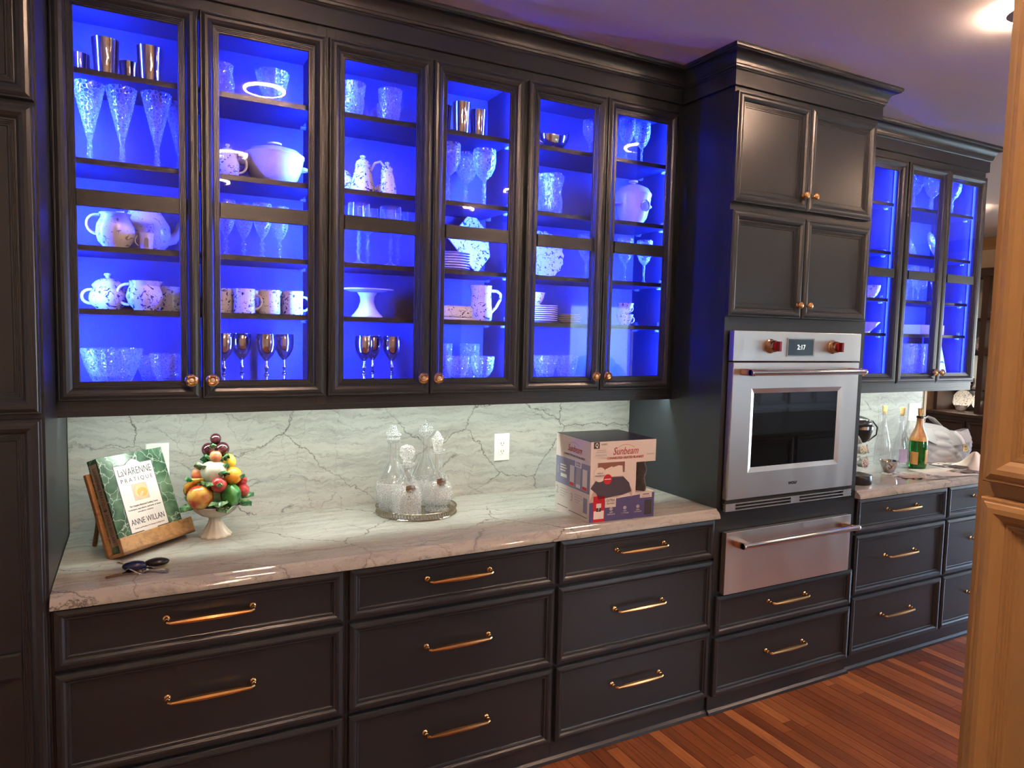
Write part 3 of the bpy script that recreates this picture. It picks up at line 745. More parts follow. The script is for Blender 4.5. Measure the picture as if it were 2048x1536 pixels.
D = ['leftmost glass door', 'second glass door', 'third glass door', 'fourth glass door', 'fifth glass door', 'glass door nearest the oven', 'glass door right of the oven', 'second glass door right of the oven', 'last glass door at the far right']
def lab(desc, shelf, door, pos=''):
    return f"{desc}, {pos+', ' if pos else ''}{shelf} shelf, {D[door-1]}"

# silver tumblers -----------------------------------------------------------
def tumbler(r, h): return lathe_mesh(f'tumbler_{r}', hollow([(.0003, 0), (r*.80, 0), (r*.82, .003)], [(r*.84, .005), (r*.92, h*.5), (r, h-.002), (r*1.02, h)], .0016), 'silver', 36)
for (x, y, r, h, d, lb) in ((.066, .50, .029, .088, 1, 'small silver tumbler, far left'), (.141, .41, .038, .117, 1, 'tall silver tumbler, second from left'), (.204, .50, .029, .088, 1, 'small silver tumbler, third from left'), (.264, .41, .038, .117, 1, 'tall silver tumbler, rightmost'),
                            (1.292, .45, .034, .117, 4, 'silver tumbler, left of three'), (1.343, .385, .035, .120, 4, 'silver tumbler, middle of three'), (1.437, .43, .034, .120, 4, 'silver tumbler, right of three')):
    place('silver_tumbler', lab(lb, 'top', d), 'tumbler', (x, y, S5), [('cup', tumbler(r, h))], group='silver tumblers on the top shelves')
# trumpet glasses -----------------------------------------------------------
flut = lambda k, a: (lambda t, i: 1+a*math.cos(k*t))
def trumpet():
    foot = [(.0003, 0), (.036, 0), (.036, .003), (.010, .010), (.007, .018), (.009, .03), (.006, .04), (.008, .055), (.0055, .066), (.008, .08)]
    return G().lathe(hollow(foot, [(.012, .095), (.022, .14), (.034, .19), (.045, .245)], .002), 32, flut(16, .025)).mesh('trumpet', 'cut', 30)
tp = M_('trumpet', trumpet)
for (x, y, pos) in ((.093, .42, 'far left'), (.182, .42, 'second from left'), (.282, .42, 'third from left'), (.352, .50, 'rightmost, behind')):
    place('trumpet_glass', lab('trumpet crystal glass', 'second', 1, pos), 'glass', (x, y, S4), [('glass', tp)], group='trumpet glasses')
# teapot, creamer and tiny mug with garlands ---------------------------------
def pot_body(r, h, mat, key, neck=.55, lip=.62):
    return lathe_mesh(key, [(.0003, 0), (r*.62, 0), (r*.66, .006), (r*.88, h*.18), (r, h*.42), (r*.95, h*.66), (r*.74, h*.86), (r*neck, h*.95), (r*lip, h), (r*(lip-.05), h), (r*(neck-.05), h*.93), (.0003, h*.90)], mat, 30)
def lid_mesh(key, r, z, h, mat):
    return lathe_mesh(key, [(.0003, z-.004), (r, z-.004), (r*1.03, z+.001), (r*.82, z+h*.30), (r*.45, z+h*.52), (r*.16, z+h*.60), (r*.14, z+h*.68), (r*.26, z+h*.82), (r*.22, z+h*.95), (.0003, z+h)], mat, 24)
t = place('garland_teapot', lab('large white teapot with grey garland and long spout', 'third', 1), 'teapot', (.245, .485, S3), [
    ('body', pot_body(.078, .140, 'garland', 'gar_pot', .62, .66)), ('lid', lid_mesh('gar_lid', .046, .140, .030, 'porc')),
    ('spout', tube_mesh('gar_spout', [(.055, 0, .045), (.085, 0, .050), (.100, 0, .075), (.108, 0, .105), (.122, 0, .128)], [.022, .017, .014, .011, .009], 'porc', 12)),
    ('handle', tube_mesh('gar_hand', arc_handle(.060, .045, .125, .052, -1), .0065, 'porc'))])
place('garland_creamer', lab('white creamer with grey garland and looped handle', 'third', 1), 'pitcher', (.160, .385, S3), [
    ('body', pot_body(.056, .108, 'garland', 'gar_cream', .74, .82)), ('handle', tube_mesh('gar_ch', arc_handle(.044, .040, .100, .034, -1), .0050, 'porc'))], .15)
place('painted_mug', lab('tiny white mug with a painted tower in front of teapot', 'third', 1), 'mug', (.246, .355, S3), [
    ('body', lathe_mesh('tiny_mug', hollow([(.0003, 0), (.017, 0)], [(.020, .004), (.021, .025), (.024, .050)], .0016), 'porc', 20)),
    ('handle', tube_mesh('tiny_h', arc_handle(.019, .010, .042, .013, -1, 7), .0022, 'porc', 6)),
    ('painting', M_('tiny_p', lambda: G().prism([(-.006, .006), (.006, .006), (.006, .028), (.004, .034), (-.004, .034), (-.006, .028)], lambda u, v, d_: (u, -.0222+d_, v), -.0008, .003).mesh('tiny_p', 'plast_g')))])
# blue printed set -----------------------------------------------------------
place('sugar_bowl', lab('lidded blue printed sugar bowl with two handles', 'fourth', 1), 'sugar bowl', (.134, .46, S2), [
    ('body', pot_body(.056, .078, 'onion', 'on_sugar', .80, .84)), ('lid', lid_mesh('on_lid', .045, .078, .042, 'onion')),
    ('handle', tube_mesh('on_sh', arc_handle(.044, .018, .064, .030, -1), .0050, 'porc')), ('handle', tube_mesh('on_sh2', arc_handle(.044, .018, .064, .030, 1), .0050, 'porc'))])
place('printed_creamer', lab('blue printed creamer with wavy lip', 'fourth', 1), 'pitcher', (.240, .41, S2), [
    ('body', M_('on_cr', lambda: G().lathe([(.0003, 0), (.032, 0), (.034, .006), (.048, .022), (.055, .045), (.050, .066), (.044, .080), (.050, .096), (.047, .096), (.041, .080), (.0003, .074)], 32, lambda t, i: 1+(.10*math.cos(t) if i in (7, 8) else 0)).mesh('on_cr', 'onion', 40))),
    ('handle', tube_mesh('on_crh', arc_handle(.045, .018, .085, .036, -1), .0052, 'porc'))], -.2)
def mug(): return [('body', lathe_mesh('mug_b', hollow([(.0003, 0), (.033, 0), (.036, .003)], [(.0365, .006), (.0355, .04), (.037, .085)], .0026), 'onion', 26)), ('handle', tube_mesh('mug_h', arc_handle(.034, .016, .066, .024, 1), .0042, 'porc'))]
place('printed_mug', lab('blue printed mug, half behind the creamer', 'fourth', 1), 'mug', (.312, .50, S2), mug(), .3)
for i, (x, y, rz) in enumerate(((.478, .44, 2.6), (.545, .395, -.3), (.575, .50, .2), (.630, .405, 2.8), (.668, .50, .2), (.712, .42, -.1))):
    place('printed_mug', lab('blue printed mug', 'fourth', 2, ('far left', 'second from left, in front', 'second from left, behind', 'fourth from left', 'fifth from left, behind', 'far right')[i]), 'mug', (x, y, S2), mug(), rz, 'blue printed mugs')
# bottom shelf cut glass ------------------------------------------------------
def bowl_mesh(key, r, h, k=18, a=.03): return M_(key, lambda: G().lathe(hollow([(.0003, 0), (r*.55, 0), (r*.58, .006)], [(r*.70, h*.22), (r*.88, h*.55), (r*.98, h*.85), (r*1.02, h*.97), (r, h)], .0045), 36, flut(k, a)).mesh(key, 'cut', 25))
place('punch_bowl', lab('wide cut crystal bowl', 'bottom', 1, 'left'), 'bowl', (.142, .455, S1), [('bowl', bowl_mesh('punch', .088, .120))], group='cut glass bowls')
place('cut_glass_bowl', lab('small cut crystal bowl', 'bottom', 1, 'middle, behind'), 'bowl', (.262, .53, S1), [('bowl', bowl_mesh('bowl_s', .050, .092, 12))], group='cut glass bowls')
place('cut_glass_bowl', lab('deep cut crystal bowl', 'bottom', 1, 'right'), 'bowl', (.318, .405, S1), [('bowl', bowl_mesh('bowl_m', .066, .105, 14))], group='cut glass bowls')
# second door ----------------------------------------------------------------
def crystal_cup(): return [('cup', M_('ccup', lambda: G().lathe(hollow([(.0003, 0), (.024, 0), (.026, .004)], [(.034, .014), (.042, .045), (.045, .078)], .0026), 28, flut(14, .025)).mesh('ccup', 'cut', 30))), ('handle', tube_mesh('ccup_h', arc_handle(.040, .016, .062, .024, 1), .0040, 'crys', 8))]
place('crystal_pitcher', lab('small crystal pitcher', 'top', 2, 'left'), 'pitcher', (.483, .42, S5), [
    ('body', M_('cpit', lambda: G().lathe(hollow([(.0003, 0), (.026, 0)], [(.034, .012), (.038, .05), (.030, .085), (.034, .112)], .0026), 26, flut(13, .02)).mesh('cpit', 'cut', 30))), ('handle', tube_mesh('cpit_h', arc_handle(.031, .03, .10, .026, -1), .0038, 'crys'))])
place('crystal_dish', lab('scalloped crystal dish', 'top', 2, 'right'), 'dish', (.648, .45, S5), [('dish', M_('cdish', lambda: G().lathe(hollow([(.0003, 0), (.030, 0), (.020, .02)], [(.030, .04), (.046, .08), (.056, .125)], .003), 40, lambda t, i: 1+.05*math.cos(8*t)*(1 if i > 3 else .3)).mesh('cdish', 'cut', 30)))])
place('covered_pitcher', lab('white printed sugar pitcher with lid', 'second', 2, 'left'), 'pitcher', (.497, .42, S4), [
    ('body', pot_body(.040, .085, 'onion', 'cov_b', .72, .78)), ('lid', lid_mesh('cov_l', .030, .085, .034, 'porc')), ('handle', tube_mesh('cov_h', arc_handle(.034, .024, .085, .026, 1), .0042, 'porc'))], -.1)
def tureen(key, r, h, lidh, mat='porc'):
    return [('body', lathe_mesh(key+'b', [(.0003, 0), (r*.58, 0), (r*.60, .010), (r*.80, h*.25), (r*.96, h*.65), (r, h*.93), (r*1.04, h), (r*.96, h), (.0003, h*.9)], mat, 36)),
            ('lid', lathe_mesh(key+'l', [(.0003, h*.98), (r*1.02, h+.001), (r*1.04, h+.006), (r*.85, h+lidh*.42), (r*.45, h+lidh*.66), (r*.12, h+lidh*.72), (r*.11, h+lidh*.80), (r*.26, h+lidh*.84), (r*.26, h+lidh*.95), (.0003, h+lidh)], mat, 36)),
            ('handle', tube_mesh(key+'h', [(sx*r*.98, (-.5+i/6)*.05, h*.70+.012*math.sin(PI*i/6)) if 0 else (r*.96+.022*math.sin(PI*i/6), (-.5+i/6)*.055, h*.68) for sx in (1,) for i in range(7)], .0055, mat)),
            ('handle', tube_mesh(key+'g', [(-(r*.96+.022*math.sin(PI*i/6)), (-.5+i/6)*.055, h*.68) for i in range(7)], .0055, mat))]
place('soup_tureen', lab('wide white lidded tureen', 'second', 2, 'right'), 'tureen', (.655, .455, S4), tureen('tur1', .100, .100, .052))
def goblet(key, r, h, bowl_h, mat, fl=None, knob=0):
    st = h-bowl_h
    foot = [(.0003, 0), (r*.82, 0), (r*.84, .002), (r*.30, .008), (.0048, .016)]
    if knob:
        for k in range(knob): z = st*(.30+.58*k/knob); foot += [(.0046, z), (.0095-.001*k, z+st*.07), (.0095-.001*k, z+st*.10), (.0046, z+st*.17)]
    else: foot += [(.0042, st*.5)]
    foot += [(.0052, st*.96)]
    return lathe_mesh(key, hollow(foot, [(.009, st), (r*.62, st+bowl_h*.16), (r*.93, st+bowl_h*.42), (r, st+bowl_h*.65), (r*.97, h-.001), (r*.95, h)], .0016), mat, 32, fl)
gob2 = goblet('gob2', .031, .190, .115, 'cut', flut(16, .015), 2)
for (x, y, pos) in ((.490, .42, 'far left'), (.553, .46, 'second from left'), (.609, .42, 'third from left'), (.675, .46, 'far right')):
    place('crystal_goblet', lab('cut crystal goblet', 'third', 2, pos), 'goblet', (x, y, S3), [('goblet', gob2)], group='crystal goblets behind the second door')
sgob = goblet('sgob', .034, .176, .090, 'silver', None, 2)
for (x, y, d, pos) in ((.478, .40, 2, 'far left'), (.545, .47, 2, 'second from left'), (.618, .40, 2, 'third from left'), (.691, .47, 2, 'far right'), (.970, .40, 3, 'left'), (1.027, .48, 3, 'middle, behind'), (1.081, .41, 3, 'right')):
    place('silver_goblet', lab('polished silver goblet', 'bottom', d, pos), 'goblet', (x, y, S1), [('goblet', sgob)], group='silver goblets on the bottom shelves')
# third door -----------------------------------------------------------------
for (x, pos) in ((.925, 'left'), (1.065, 'right')):
    for k in range(2):
        place('crystal_cup', lab(f"{('lower','upper')[k]} of two stacked crystal cups", 'top', 3, pos), 'cup', (x+.004*k, .43-.003*k, S5+k*.0535), crystal_cup(), (2.9, .4)[k] if pos == 'right' else (.2, 2.6)[k], 'stacked crystal cups')
for (x, y, pos) in ((.902, .47, 'far left, behind'),):
    place('crystal_cup', lab('single crystal cup', 'top', 3, pos), 'cup', (x-.012, y+.055, S5), crystal_cup(), 1.)
place('printed_teapot', lab('low blue printed teapot', 'second', 3, 'far left'), 'teapot', (.905, .51, S4), [
    ('body', pot_body(.062, .082, 'onion', 'tp_b', .60, .66)), ('lid', lid_mesh('tp_l', .038, .082, .034, 'onion')),
    ('spout', tube_mesh('tp_s', [(.045, 0, .025), (.072, 0, .034), (.084, 0, .060), (.096, 0, .078)], [.018, .013, .010, .008], 'onion', 10))], PI)
def cpot(key, r, h):
    return [('body', lathe_mesh(key+'b', [(.0003, 0), (r*.96, 0), (r, .006), (r*.98, h*.20), (r*.76, h*.50), (r*.60, h*.66), (r*.66, h*.69), (r*.60, h*.70), (.0003, h*.70)], 'onion', 26)),
            ('lid', lathe_mesh(key+'l', [(.0003, h*.69), (r*.60, h*.70), (r*.64, h*.73), (r*.55, h*.82), (r*.30, h*.88), (r*.12, h*.89), (r*.12, h*.90), (r*.24, h*.93), (r*.24, h*.97), (.0003, h)], 'onion', 22))]
place('printed_coffee_pot', lab('tall blue printed coffee pot with arched handle', 'second', 3, 'left'), 'coffee pot', (.962, .41, S4), cpot('cp1', .044, .142)+[('handle', tube_mesh('cp1h', [(.030, 0, .088), (.046, 0, .118), (.066, 0, .126), (.080, 0, .112), (.084, 0, .085), (.076, 0, .050), (.046, 0, .022)], .0052, 'porc'))])
place('printed_coffee_pot', lab('blue printed pot with ball lid, no handle', 'second', 3, 'right'), 'coffee pot', (1.052, .40, S4), cpot('cp2', .036, .128))
wine = goblet('wine3', .040, .220, .095, 'crys', None, 3)
for (x, y, pos) in ((.943, .39, 'far left'), (1.0, .47, 'second from left'), (1.064, .39, 'third from left'), (1.12, .47, 'far right')):
    place('wine_glass', lab('plain crystal wine glass, knobbed stem', 'third', 3, pos), 'wine glass', (x, y, S3), [('glass', wine)], group='knobbed wine glasses')
place('cake_stand', lab('white footed cake stand', 'fourth', 3), 'cake stand', (.990, .435, S2), [
    ('pedestal', lathe_mesh('ck_p', [(.0003, 0), (.058, 0), (.059, .005), (.048, .016), (.034, .036), (.026, .060), (.028, .078), (.038, .094), (.0003, .096)], 'porc', 32)),
    ('plate', lathe_mesh('ck_t', [(.0003, .095), (.060, .095), (.085, .101), (.098, .103), (.100, .107), (.060, .107), (.0003, .106)], 'porc', 44))])
# fourth door ----------------------------------------------------------------
gob4 = goblet('gob4', .046, .228, .120, 'cut', flut(18, .012), 2)
for (x, y, pos) in ((1.300, .40, 'far left'), (1.424, .51, 'middle, behind'), (1.459, .41, 'right')):
    place('crystal_goblet', lab('large etched crystal goblet', 'second', 4, pos), 'goblet', (x, y, S4), [('goblet', gob4)], group='large etched goblets')
plate = lathe_mesh('plate', [(.0003, 0), (.050, 0), (.052, .002), (.072, .008), (.078, .010), (.077, .0125), (.055, .006), (.0003, .005)], 'porc', 36)
for i in range(7): place('dinner_plate', lab(f"white plate, {('bottom','second from bottom','third from bottom','middle','third from top','second from top','top')[i]} of the stack", 'third', 4), 'plate', (1.328, .432, S3+.0003+i*.0100), [('plate', plate)], group='white plates stacked on the third shelf')
def square_plate():
    g = G(); n = 9
    g.ring(-.095, .095, -.095, .095, [(0, 0), (0, .003), (.003, .005), (.034, .002), (.036, .001)], 0, True)
    return g.mesh('sqplate', 'onion')
sq = thing('square_platter', lab('square blue printed platter standing on its corner', 'third', 4), 'platter', (1.478, .555, S3+.002)); sq.rotation_euler = (0, 0, .06)
o = link('platter', square_plate(), sq, local=True); o.rotation_euler = (-.26, PI/4, 0); o.location = (0, -.012, .134)
es = thing('plate_easel', lab('small wire easel holding the square platter', 'third', 4), 'easel', (1.478, .555, S3))
G().tube([(-.04, -.075, .004), (-.04, -.062, .002), (-.02, .015, .09)], .0025, 6).build('leg', 'chrome', es, local=True); G().tube([(.04, -.075, .004), (.04, -.062, .002), (.02, .015, .09)], .0025, 6).build('leg', 'chrome', es, local=True); G().tube([(-.04, -.03, .03), (.04, -.03, .03)], .0018, 6).build('crossbar', 'chrome', es, local=True)
bd = thing('butter_dish', lab('blue printed covered butter dish', 'fourth', 4), 'butter dish', (1.345, .42, S2))
G().box(-.085, .085, -.045, .045, 0, .010).build('tray', 'porc', bd, bevel=.004, local=True)
G().prism([(-.036, .0105), (.036, .0105), (.033, .048), (.026, .058), (-.026, .058), (-.033, .048)], lambda u, v, d_: (d_, u, v), -.068, .068).build('cover', 'onion', bd, bevel=.006, local=True)
place('printed_pitcher', lab('tall blue printed pitcher with large handle', 'fourth', 4), 'pitcher', (1.452, .40, S2), [
    ('body', M_('bp_b', lambda: G().lathe([(.0003, 0), (.040, 0), (.044, .006), (.046, .030), (.042, .065), (.040, .110), (.043, .142), (.040, .142), (.037, .110), (.0003, .100)], 32, lambda t, i: 1+(.16*max(0, math.cos(t-PI))**6 if i in (6, 7) else 0)).mesh('bp_b', 'onion', 40))),
    ('handle', tube_mesh('bp_h', [(.038, 0, .122), (.066, 0, .122), (.082, 0, .110), (.080, 0, .088), (.064, 0, .058), (.042, 0, .034)], .0062, 'onion'))], -.15)
for (x, y, pos) in ((1.352, .40, 'left'), (1.473, .42, 'right')):
    place('cut_punch_cup', lab('round cut crystal punch cup', 'bottom', 4, pos), 'cup', (x, y, S1), [('cup', M_('pcup', lambda: G().lathe(hollow([(.0003, 0), (.022, 0), (.016, .010), (.016, .016)], [(.030, .024), (.043, .050), (.047, .080), (.048, .102)], .0035), 36, flut(12, .03)).mesh('pcup', 'cut', 25)))], group='cut punch cups')
for (x, y, pos) in ((1.330, .51, 'behind, left'), (1.455, .51, 'behind, right')):
    place('cut_tumbler', lab('tall cut crystal tumbler', 'bottom', 4, pos), 'tumbler', (x, y, S1), [('tumbler', M_('ctum', lambda: G().lathe(hollow([(.0003, 0), (.034, 0)], [(.036, .006), (.040, .09), (.042, .150)], .0035), 32, flut(16, .02)).mesh('ctum', 'cut', 25)))], group='tall cut tumblers')
# fifth door -----------------------------------------------------------------
def gravy():
    g = G(); n, k = 28, 9
    prof = [(.25, .014), (.60, .020), (.86, .034), (.96, .052), (1.0, .066), (.97, .066), (.90, .050), (.55, .026), (.01, .022)]
    vs = []
    for (r, z) in prof:
        for j in range(n):
            t = 2*PI*j/n; a = .066*r*math.cos(t); lift = .030*max(0, math.cos(t))**3*(z-.01)/.05
            vs.append((a*(1+.35*max(0, math.cos(t))**4), .036*r*math.sin(t), z+lift))
    fs = [(i*n+j, i*n+(j+1) % n, (i+1)*n+(j+1) % n, (i+1)*n+j) for i in range(k-1) for j in range(n)]
    g.add(vs, fs); g.lathe([(.0003, 0), (.026, 0), (.028, .003), (.012, .010), (.018, .018), (.0003, .019)], 22)
    return g.mesh('gravy', 'silver', 50)
place('gravy_boat', lab('silver gravy boat on a foot', 'top', 5), 'gravy boat', (1.782, .42, S5), [('bowl', gravy()), ('handle', tube_mesh('gr_h', [(-.058, 0, .060), (-.075, 0, .078), (-.086, 0, .066), (-.078, 0, .040), (-.055, 0, .030)], .0034, 'silver'))], .15)
wineS = goblet('wineS', .033, .160, .090, 'cut', flut(14, .012)); wineL = goblet('wineL', .037, .198, .110, 'cut', flut(14, .012))
for (x, y, z, d, me, sh, pos) in ((1.968, .42, S5, 5, wineS, 'top', ''), (1.972, .43, S3, 5, wineL, 'third', ''), (2.165, .42, S5, 6, wineL, 'top', 'left'), (2.262, .435, S5, 6, wineL, 'top', 'right'), (2.178, .42, S3, 6, wineL, 'third', 'left'), (2.296, .43, S3, 6, wineL, 'third', 'right')):
    place('cut_wine_glass', lab('diamond-cut wine glass', sh, d, pos), 'wine glass', (x, y, z), [('glass', me)], group='diamond-cut wine glasses')
place('crystal_basket', lab('scalloped crystal basket vase', 'second', 5), 'vase', (1.792, .45, S4), [('vase', M_('cbask', lambda: G().lathe(hollow([(.0003, 0), (.040, 0), (.044, .006)], [(.050, .02), (.054, .06), (.048, .095), (.050, .125), (.056, .150), (.060, .176)], .004), 48,
      lambda t, i: 1+.03*math.cos(10*t)+(.12*math.cos(4*t) if 7 <= i <= 9 else .05*math.cos(4*t) if i in (6, 10) else 0)).mesh('cbask', 'cut', 30)))])
lp = thing('lace_plate', lab('pierced lace-edged plate standing upright', 'third', 5), 'plate', (1.806, .535, S3+.001))
o = link('plate', M_('lacep', lambda: G().lathe([(.0003, 0), (.060, 0), (.064, .002), (.104, .012), (.103, .015), (.062, .005), (.0003, .004)], 72, lambda t, i: 1+(.03*math.cos(18*t) if i in (3, 4) else 0), axis='y').mesh('lacep', 'lace', 40)), lp, local=True); o.location = (0, -.005, .106); o.rotation_euler = (-.17, 0, 0)
for i in range(8): place('dessert_plate', lab(f"white dessert plate, {('lowest','second','third','fourth','fifth','sixth','seventh','topmost')[i]} of tall stack", 'fourth', 5), 'plate', (1.745, .43, S2+.0003+i*.0088), [('plate', plate)], group='dessert plates in the tall stack')
def teacup(key='tcup', s=1.): return [('cup', lathe_mesh(key, hollow([(.0003, 0), (.018*s, 0), (.019*s, .004*s)], [(.026*s, .012*s), (.034*s, .030*s), (.039*s, .050*s)], .0016), 'onion', 26)), ('handle', tube_mesh(key+'h', arc_handle(.032*s, .012*s, .042*s, .020*s, 1), .0030, 'porc', 6))]
place('printed_teacup', lab('blue printed teacup on top of the plate stack', 'fourth', 5), 'teacup', (1.722, .425, S2+.0775), teacup(), 2.9)
saucer = lathe_mesh('saucer', [(.0003, 0), (.030, 0), (.032, .002), (.046, .007), (.050, .009), (.049, .0105), (.034, .005), (.0003, .004)], 'porc', 32)
for i in range(5): place('saucer', lab(f"small saucer, {('lowest','second','middle','fourth','topmost')[i]} of short stack", 'fourth', 5), 'saucer', (1.916, .46, S2+.0003+i*.0078), [('saucer', saucer)], group='saucers in the short stack')
place('cut_glass_bowl', lab('round cut crystal bowl', 'bottom', 5, 'left'), 'bowl', (1.772, .42, S1), [('bowl', bowl_mesh('bowl_5', .052, .105, 14))])
place('cut_glass_bowl', lab('round cut crystal bowl', 'bottom', 5, 'right'), 'bowl', (1.894, .44, S1), [('bowl', bowl_mesh('bowl_5', .052, .105, 14))])
# sixth door -----------------------------------------------------------------
place('medallion_tureen', lab('tall white tureen with a carved medallion', 'second', 6), 'tureen', (2.225, .44, S4), tureen('tur2', .082, .135, .070)+[
    ('medallion', M_('medal', lambda: G().lathe([(.0003, .0), (.026, .0), (.027, .003), (.024, .004), (.022, .002), (.006, .004), (.0003, .004)], 30, lambda t, i: 1+.04*math.cos(9*t), c=(.012, -.0765, .082), axis='y').mesh('medal', 'plast_g', 40)))])
place('printed_teacup', lab('blue printed teacup, lower of two stacked', 'fourth', 6), 'teacup', (2.190, .42, S2), teacup(), 0.)
place('printed_teacup', lab('blue printed teacup, upper of two stacked', 'fourth', 6), 'teacup', (2.190, .42, S2+.0515), teacup(), .2)
# cabinets right of the oven ----------------------------------------------------
place('printed_teacup', lab('blue printed footed cup', 'third', 7), 'teacup', (3.888, .41, S3), teacup('tcup7', 1.45), 1.2)
place('white_bowl', lab('shallow flared white bowl', 'fourth', 7), 'bowl', (3.862, .41, S2), [('bowl', lathe_mesh('wbowl', hollow([(.0003, 0), (.030, 0), (.030, .006)], [(.040, .016), (.060, .036), (.080, .060)], .003), 'porc', 32))])
for (x, y, pos) in ((4.330, .47, 'left'), (4.380, .40, 'middle'), (4.492, .46, 'right')):
    place('crystal_goblet', lab('cut crystal goblet', 'top', 8, pos), 'goblet', (x, y, S5), [('goblet', gob4)], group='goblets right of the oven')
for (x, y, s, pos) in ((4.415, .54, .8, 'left, behind'), (4.500, .46, 1.0, 'right, in front')):
    e = thing('cut_glass_plate', lab('cut glass plate', 'second', 8, pos), 'plate', (x, y, S4+.001))
    o = link('plate', M_('cgp', lambda: G().lathe([(.0003, 0), (.040, 0), (.044, .003), (.082, .012), (.080, .016), (.044, .007), (.0003, .005)], 48, flut(24, .012), axis='y').mesh('cgp', 'cut', 30)), e, local=True); o.location = (0, -.004, .086*s); o.rotation_euler = (-.30, 0, .25); o.scale = (s, s, s)
flute = goblet('flute', .024, .205, .130, 'cut', flut(12, .012))
for i, (x, y) in enumerate(((4.268, .40), (4.348, .49), (4.365, .40), (4.455, .49), (4.469, .40))):
    place('champagne_flute', lab('slender crystal flute', 'third', 8, ('far left', 'second from left', 'middle', 'fourth from left', 'far right')[i]), 'flute', (x, y, S3), [('flute', flute)], group='flutes right of the oven')
tag(G().box(4.32, 4.56, .375, .52, S2+.0004, S2+.058).build('white_box', 'white', bevel=.003), lab('long low white box', 'fourth', 8), 'box')
tallg = M_('tallg', lambda: G().lathe(hollow([(.0003, 0), (.028, 0)], [(.030, .006), (.033, .10), (.035, .190)], .003), 30, flut(15, .03)).mesh('tallg', 'cut', 25))
for i, (x, y) in enumerate(((4.262, .40), (4.330, .49), (4.362, .40), (4.425, .49), (4.463, .40))):
    place('highball_glass', lab('ribbed crystal highball glass', 'bottom', 8, ('far left', 'second from left', 'middle', 'fourth from left', 'far right')[i]), 'glass', (x, y, S1), [('glass', tallg)], group='highball glasses')
place('crystal_goblet', lab('cut crystal goblet', 'top', 9), 'goblet', (4.660, .44, S5), [('goblet', gob4)])
place('highball_glass', lab('ribbed crystal highball glass', 'bottom', 9), 'glass', (4.600, .47, S1), [('glass', tallg)])
mc = thing('menu_card', lab('pale menu card with script letter', 'bottom', 9), 'card', (4.665, .43, S1+.001))
MT['card'] = pbr('pale_card', (.72, .80, .82), .6); MT['ink'] = pbr('black_ink', (.02, .02, .025), .6)
c_ = G().prism([(-.062, 0), (.040, 0), (.050, .315), (-.020, .325)], lambda u, v, d_: (u, .06*v/.32*1.4+d_*1., v), -.0015, .0015).build('card_sheet', 'card', mc, local=True)
text('card_lettering', 'C', .10, (-.012, -.001+.0118, .045), (1, 0, 0), (0, .2625, 1), 'ink', c_, shear=.3)

# ------------------------------------------------------------------ cookbook on its stand
ZK = .914
MT['bookpaper'] = pbr('book_paper', (.78, .74, .66), .7); MT['coverw'] = pbr('cover_white', (.72, .70, .68), .35)
MT['inkgrey'] = pbr('cover_lettering', (.07, .06, .08), .5); MT['peach'] = pbr('photo_peach', (.78, .50, .28), .5); MT['cream_l'] = pbr('photo_cream', (.55, .44, .36), .5); MT['amber'] = pbr('photo_amber', (.80, .40, .10), .5)
def green_marble():
    m, n, out = nt('green_marble_cover'); b = n.nodes.new('ShaderNodeBsdfPrincipled'); tc = n.nodes.new('ShaderNodeTexCoord')
    t = N(n, 'ShaderNodeTexNoise', Scale=14., Detail=5.); n.links.new(tc.outputs['Object'], t.inputs['Vector'])
    r = ramp(n, [(.35, (.022, .060, .032)), (.55, (.07, .14, .085)), (.75, (.16, .25, .17))]); n.links.new(t.outputs['Fac'], r.inputs['Fac'])
    v = n.nodes.new('ShaderNodeTexVoronoi'); v.feature = 'DISTANCE_TO_EDGE'; v.inputs['Scale'].default_value = 26.
    w = n.nodes.new('ShaderNodeVectorMath'); w.operation = 'MULTIPLY_ADD'; n.links.new(t.outputs['Color'], w.inputs[0]); w.inputs[1].default_value = (.09, .09, .09); n.links.new(tc.outputs['Object'], w.inputs[2]); n.links.new(w.outputs[0], v.inputs['Vector'])
    k = ramp(n, [(.0, (1, 1, 1)), (.035, (0, 0, 0))]); n.links.new(v.outputs['Distance'], k.inputs['Fac'])
    n.links.new(mixc(n, math_(n, 'MULTIPLY', k.outputs[0], .6), r.outputs[0], (.55, .62, .55)), b.inputs['Base Color']); b.inputs['Roughness'].default_value = .18
    n.links.new(b.outputs[0], out.inputs[0]); return m
MT['marble_g'] = green_marble()
br, bn0 = Vector((.735, .678, 0)).normalized(), Vector((.678, -.735, 0)).normalized()
th = math.radians(20); bu = bn0*-math.sin(th)+Vector((0, 0, 1))*math.cos(th); bn = bn0*math.cos(th)+Vector((0, 0, 1))*math.sin(th)
BO = Vector((.132, .247, .9235))
BF = lambda a, b, c: BO+br*a+bu*b+bn*c
def bbox(g, a0, a1, b0, b1, c0, c1):
    vs = [BF(a, b, c) for c in (c0, c1) for (a, b) in ((a0, b0), (a1, b0), (a1, b1), (a0, b1))]
    return g.add(vs, [(0,3,2,1),(4,5,6,7),(0,1,5,4),(1,2,6,5),(2,3,7,6),(3,0,4,7)])
st = thing('cookbook_stand', 'light wooden cookbook stand with a front ledge at the left end', 'book stand', (.20, .30, ZK), world=True)
bbox(G(), -.002, .270, -.012, .262, -.014, -.001).build('back_board', 'oak', st, bevel=.002)
bbox(G(), -.002, .286, -.012, .000, -.001, .062).build('ledge', 'oak', st, bevel=.002)
bbox(G(), -.002, .286, -.012, .042, .048, .062).build('front_lip', 'oak', st, bevel=.002)
lg = G(); a0 = BF(.03, .20, -.020); lg.tube([BF(.05, .19, -.02), Vector((.085, .395, ZK+.006))], .007, 8); lg.build('rear_leg', 'oak', st)
